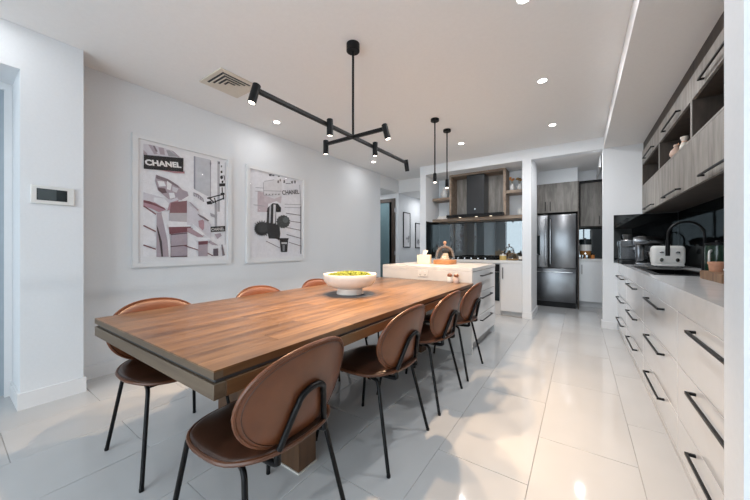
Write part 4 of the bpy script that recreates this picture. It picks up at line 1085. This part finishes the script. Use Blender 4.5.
for i, (x, hh, lab) in enumerate(((-0.985, 0.115, 'white bottle vase with orange dried flowers, beside the hood surround'), (-0.865, 0.10, 'white round vase with brown dried flower heads, beside the niche side wall'))):
    q = thing('flower_vase', lab, 'vase', (x, 5.73, 2.125), 0, 'vases on the niche shelf')
    MB().lathe([(0, 0), (0.030, 0), (0.042, 0.03), (0.040, 0.07), (0.022, hh), (0.026, hh + 0.012), (0.018, hh + 0.01), (0, hh - 0.02)], n=20).build('body', M_CERAMIC, q)
    rf = random.Random(i + 11)
    for k in range(4):
        a = rf.uniform(0, 2 * PI); sp_ = rf.uniform(0.015, 0.05); hz = hh + rf.uniform(0.05, 0.13)
        top = (sp_ * math.cos(a), sp_ * math.sin(a), hz)
        sn = MB().tube([(0, 0, hh - 0.02), (top[0] * 0.5, top[1] * 0.5, (hh + hz) / 2), top], 0.0025, 6).build('stem', mat('dry_stem', (0.20, 0.16, 0.07), 0.8), q)
        fl = MB(); bmesh.ops.create_icosphere(fl.bm, subdivisions=2, radius=0.028 if i else 0.022, matrix=Matrix.Translation(top) @ Matrix.Scale(0.7, 4, (0, 0, 1)))
        fl.build('flower_head', mat('orange_flower', (0.55, 0.24, 0.08), 0.8, noise=0.3) if i == 0 else mat('brown_flower', (0.22, 0.13, 0.05), 0.8, noise=0.3), sn)
q = thing('white_jar', 'small white lidded jar on the long niche shelf by the side wall', 'jar', (-0.845, 5.73, 1.690))
MB().lathe([(0, 0), (0.048, 0), (0.052, 0.01), (0.052, 0.095), (0.046, 0.10), (0, 0.10)], n=22).build('body', M_CERAMIC, q)
MB().lathe([(0, 0.10), (0.05, 0.10), (0.05, 0.115), (0.012, 0.12), (0.010, 0.135), (0, 0.136)], n=22).build('lid', M_CERAMIC, q)
q = thing('brass_canister', 'small brass canister on the niche bench beside the cooktop', 'canister', (-1.19, 5.50, 0.966))
q.location = (-1.08, 5.44, 0.918)
MB().lathe([(0, 0), (0.052, 0), (0.055, 0.006), (0.055, 0.07), (0.05, 0.075), (0, 0.075)], n=22).build('body', mat('amber_tin', (0.56, 0.40, 0.13), 0.4, noise=0.1), q)
MB().lathe([(0, 0.075), (0.053, 0.075), (0.053, 0.09), (0.012, 0.095), (0.014, 0.112), (0, 0.115)], n=22).build('lid', M_CERAMIC, q)
q = thing('glass_dome', 'small glass dome on an amber stand on the niche bench', 'glass dome', (-0.94, 5.52, 0.918))
MB().lathe([(0, 0), (0.06, 0), (0.10, 0.012), (0.10, 0.022), (0, 0.022)], n=26).build('stand', mat('amber_wood', (0.33, 0.19, 0.06), 0.5, noise=0.2), q)
MB().lathe([(0.088, 0.0225), (0.088, 0.06), (0.07, 0.10), (0.035, 0.122), (0, 0.126)], n=26).build('dome', M_GLASS, q)
MB().lathe([(0, 0.125), (0.008, 0.126), (0.014, 0.138), (0, 0.148)], n=14).build('knob', M_CERAMIC, q)
q = thing('sauce_bottle', 'dark bottle with white label beside the niche side wall', 'bottle', (-0.805, 5.42, 0.918))
MB().lathe([(0, 0), (0.026, 0), (0.028, 0.005), (0.028, 0.09), (0.012, 0.125), (0.011, 0.16), (0, 0.16)], n=20).build('body', mat('dark_bottle', (0.015, 0.012, 0.010), 0.15), q)
MB().lathe([(0.0284, 0.02), (0.0284, 0.07)], n=20).build('paper_label', M_PAPER, q)
q = thing('dark_pot', 'dark glazed pot with twigs at the hallway end of the niche bench', 'pot', (-2.30, 5.62, 0.918))
MB().lathe([(0, 0), (0.05, 0), (0.07, 0.05), (0.065, 0.11), (0.04, 0.15), (0.045, 0.165), (0.035, 0.16), (0, 0.14)], n=22).build('body', mat('dark_glaze', (0.05, 0.055, 0.055), 0.3), q)
rf = random.Random(4)
for k in range(5):
    a = rf.uniform(0, 2 * PI)
    MB().tube([(0, 0, 0.14), (0.02 * math.cos(a), 0.02 * math.sin(a), 0.21), (0.05 * math.cos(a), 0.05 * math.sin(a), 0.27)], 0.003, 6).build('twig', M_LEATHER_SHADE, q)

# ------------------------------------------------------------------ pantry: fridge and cabinets
PF = 6.60
fg = thing('fridge', 'stainless steel french-door fridge with bottom freezer in the pantry', 'fridge', (-0.50, 7.0, 0))
def fp(name, m, *bs, b=0.0, seg=1, parent=None): return part(name, m, parent or fg, *[(q[0] + 0.50, q[1] + 0.50, q[2] - 7.0, q[3] - 7.0, q[4], q[5]) for q in bs], b=b, seg=seg)
FX0, FX1 = -0.955, -0.055
fp('body', M_STEELD, (FX0, FX1, PF + 0.06, 7.32, 0.03, 1.755))
fp('plinth', M_BLACK, (FX0 + 0.01, FX1 - 0.01, PF + 0.05, 7.2, 0.0, 0.10))
dl = fp('door', M_STEEL, (FX0, -0.507, PF, PF + 0.058, 0.745, 1.755), b=0.010, seg=3)
dr = fp('door', M_STEEL, (-0.503, FX1, PF, PF + 0.058, 0.745, 1.755), b=0.010, seg=3)
dz_ = fp('freezer_drawer', M_STEEL, (FX0, FX1, PF, PF + 0.058, 0.105, 0.735), b=0.010, seg=3)
for x, dd in ((-0.545, dl), (-0.465, dr)):
    MB().tube(fillet([(x + 0.5, PF - 7.0 + 0.002, 0.80), (x + 0.5, PF - 7.0 - 0.045, 0.82), (x + 0.5, PF - 7.0 - 0.045, 1.66), (x + 0.5, PF - 7.0 + 0.002, 1.68)], 0.02), 0.011, 10).build('handle', M_CHROME, dd)
MB().tube(fillet([(-0.40, PF - 7.0 + 0.002, 0.67), (-0.38, PF - 7.0 - 0.045, 0.67), (0.38, PF - 7.0 - 0.045, 0.67), (0.40, PF - 7.0 + 0.002, 0.67)], 0.02), 0.011, 10).build('handle', M_CHROME, dz_)
fp('dispenser', M_SCREEN, (-0.84, -0.64, PF - 0.004, PF + 0.001, 0.98, 1.36), parent=dl, b=0.001)
fp('dispenser_tray', M_CHROME, (-0.81, -0.67, PF - 0.012, PF - 0.004, 0.99, 1.005), (-0.76, -0.72, PF - 0.012, PF - 0.004, 1.12, 1.22), parent=dl)
fc = thing('overhead_cabinet', 'grey woodgrain two-door cabinet above the fridge', 'cabinet', (-0.50, 6.9, 1.79))
def fq(name, m, *bs, b=0.0, parent=None): return part(name, m, parent or fc, *[(q[0] + 0.50, q[1] + 0.50, q[2] - 6.9, q[3] - 6.9, q[4] - 1.79, q[5] - 1.79) for q in bs], b=b)
fq('carcass', M_DARKWOOD, (-0.975, -0.035, PF + 0.021, 7.3, 1.79, 2.345))
for x0, x1, hx in ((-0.975, -0.506, -0.545), (-0.504, -0.035, -0.465)):
    d = fq('door', M_GREYWOOD, (x0, x1, PF, PF + 0.02, 1.79, 2.345), b=0.0012)
    fq('handle', M_BLACK, (hx - 0.005, hx + 0.005, PF - 0.032, PF - 0.022, 1.82, 2.00), (hx - 0.005, hx + 0.005, PF - 0.022, PF + 0.001, 1.82, 1.83), (hx - 0.005, hx + 0.005, PF - 0.022, PF + 0.001, 1.99, 2.00), parent=d)
sbox('trim_1', M_WALL, (-1.299, -0.035, PF + 0.01, 7.3, 2.346, 2.599))
pl = part('fridge_side_panel', M_DARKWOOD, None, (-0.034, -0.016, PF + 0.02, 7.598, 0.0, 2.345)); tag(pl, 'dark tall panel beside the fridge', 'panel')
pb = thing('pantry_cabinet', 'white gloss base cabinet in the pantry beside the fridge', 'cabinet', (0.46, 7.3, 0))
def pq(name, m, *bs, b=0.0, parent=None): return part(name, m, parent or pb, *[(q[0] - 0.46, q[1] - 0.46, q[2] - 7.3, q[3] - 7.3, q[4], q[5]) for q in bs], b=b)
pq('carcass', M_CARC, (-0.014, 0.95, 7.02, 7.598, 0.10, 0.868)); pq('kickboard', M_CARC, (-0.014, 0.95, 7.05, 7.07, 0, 0.10))
for x0, x1, hx in ((-0.014, 0.448, 0.03), (0.451, 0.95, 0.90)):
    d = pq('door', M_GLOSS, (x0, x1, 7.0, 7.019, 0.10, 0.866), b=0.0012)
    pq('handle', M_BLACK, (hx - 0.005, hx + 0.005, 6.968, 6.978, 0.62, 0.80), (hx - 0.005, hx + 0.005, 6.978, 7.001, 0.62, 0.63), (hx - 0.005, hx + 0.005, 6.978, 7.001, 0.79, 0.80), parent=d)
ptop = part('pantry_benchtop', M_STONE, None, (-0.014, 0.999, 6.985, 7.598, 0.870, 0.915), b=0.002); tag(ptop, 'pale stone benchtop in the pantry', 'benchtop')
sp4 = part('glass_splashback', M_SPLASH, None, (-0.014, 0.999, 7.590, 7.598, 0.9155, 1.529)); tag(sp4, 'dark mirror glass splashback in the pantry', 'splashback')
pw = thing('pantry_wall_cabinet', 'grey woodgrain wall cabinet with dark surround in the pantry', 'cabinet', (0.46, 7.4, 1.53))
def pv(name, m, *bs, b=0.0, parent=None): return part(name, m, parent or pw, *[(q[0] - 0.46, q[1] - 0.46, q[2] - 7.4, q[3] - 7.4, q[4] - 1.53, q[5] - 1.53) for q in bs], b=b)
pv('carcass', M_DARKWOOD, (-0.014, 0.95, 7.10, 7.588, 1.53, 2.41)); pv('surround', M_BLACK, (-0.014, 0.95, 7.02, 7.10, 2.375, 2.41), (-0.014, 0.006, 7.02, 7.10, 1.53, 2.375))
for x0, x1, hx in ((0.008, 0.334, 0.30), (0.336, 0.66, 0.37)):
    d = pv('door', M_GREYWOOD, (x0, x1, 7.08, 7.099, 1.54, 2.373), b=0.0012)
    pv('handle', M_BLACK, (hx - 0.005, hx + 0.005, 7.046, 7.056, 1.57, 1.73), (hx - 0.005, hx + 0.005, 7.056, 7.081, 1.57, 1.58), (hx - 0.005, hx + 0.005, 7.056, 7.081, 1.72, 1.73), parent=d)
sbox('trim_2', M_TRIM, (0.255, 0.275, 6.0, 7.01, 2.42, 2.599))
sbox('trim_3', M_WALL, (-0.034, 0.95, 7.02, 7.3, 2.412, 2.599))
jd = thing('juice_dispenser', 'amber drink dispenser with white band and dark lid in the pantry', 'dispenser', (0.085, 7.20, 0.915))
for k in range(3):
    a = 2 * PI * k / 3 + 0.5
    MB().tube([(0.075 * math.cos(a), 0.075 * math.sin(a), 0), (0.065 * math.cos(a), 0.065 * math.sin(a), 0.09)], 0.010, 8).build('leg', M_CLOCHEWOOD, jd)
MB().lathe([(0, 0.07), (0.09, 0.07), (0.095, 0.08), (0.095, 0.15), (0, 0.15)], n=24).build('base_jar', mat('amber_jar', (0.42, 0.19, 0.05), 0.25, noise=0.1), jd)
MB().lathe([(0, 0.15), (0.10, 0.15), (0.10, 0.27), (0, 0.27)], n=24).build('band', M_CERAMIC, jd)
MB().lathe([(0, 0.27), (0.095, 0.27), (0.10, 0.36), (0.09, 0.38), (0.02, 0.385), (0.015, 0.40), (0, 0.40)], n=24).build('lid', M_SCREEN, jd)
MB().tube([(0, -0.095, 0.10), (0, -0.125, 0.10)], 0.012, 10).build('spigot', M_CHROME, jd)
q = thing('spice_jar', 'orange spice jar beside the drink dispenser', 'jar', (0.20, 7.12, 0.915))
MB().lathe([(0, 0), (0.032, 0), (0.034, 0.06), (0.028, 0.072), (0, 0.072)], n=18).build('body', mat('orange_spice', (0.55, 0.20, 0.04), 0.4), q)
MB().lathe([(0, 0.072), (0.031, 0.072), (0.031, 0.088), (0, 0.09)], n=18).build('lid', M_BLACK, q)
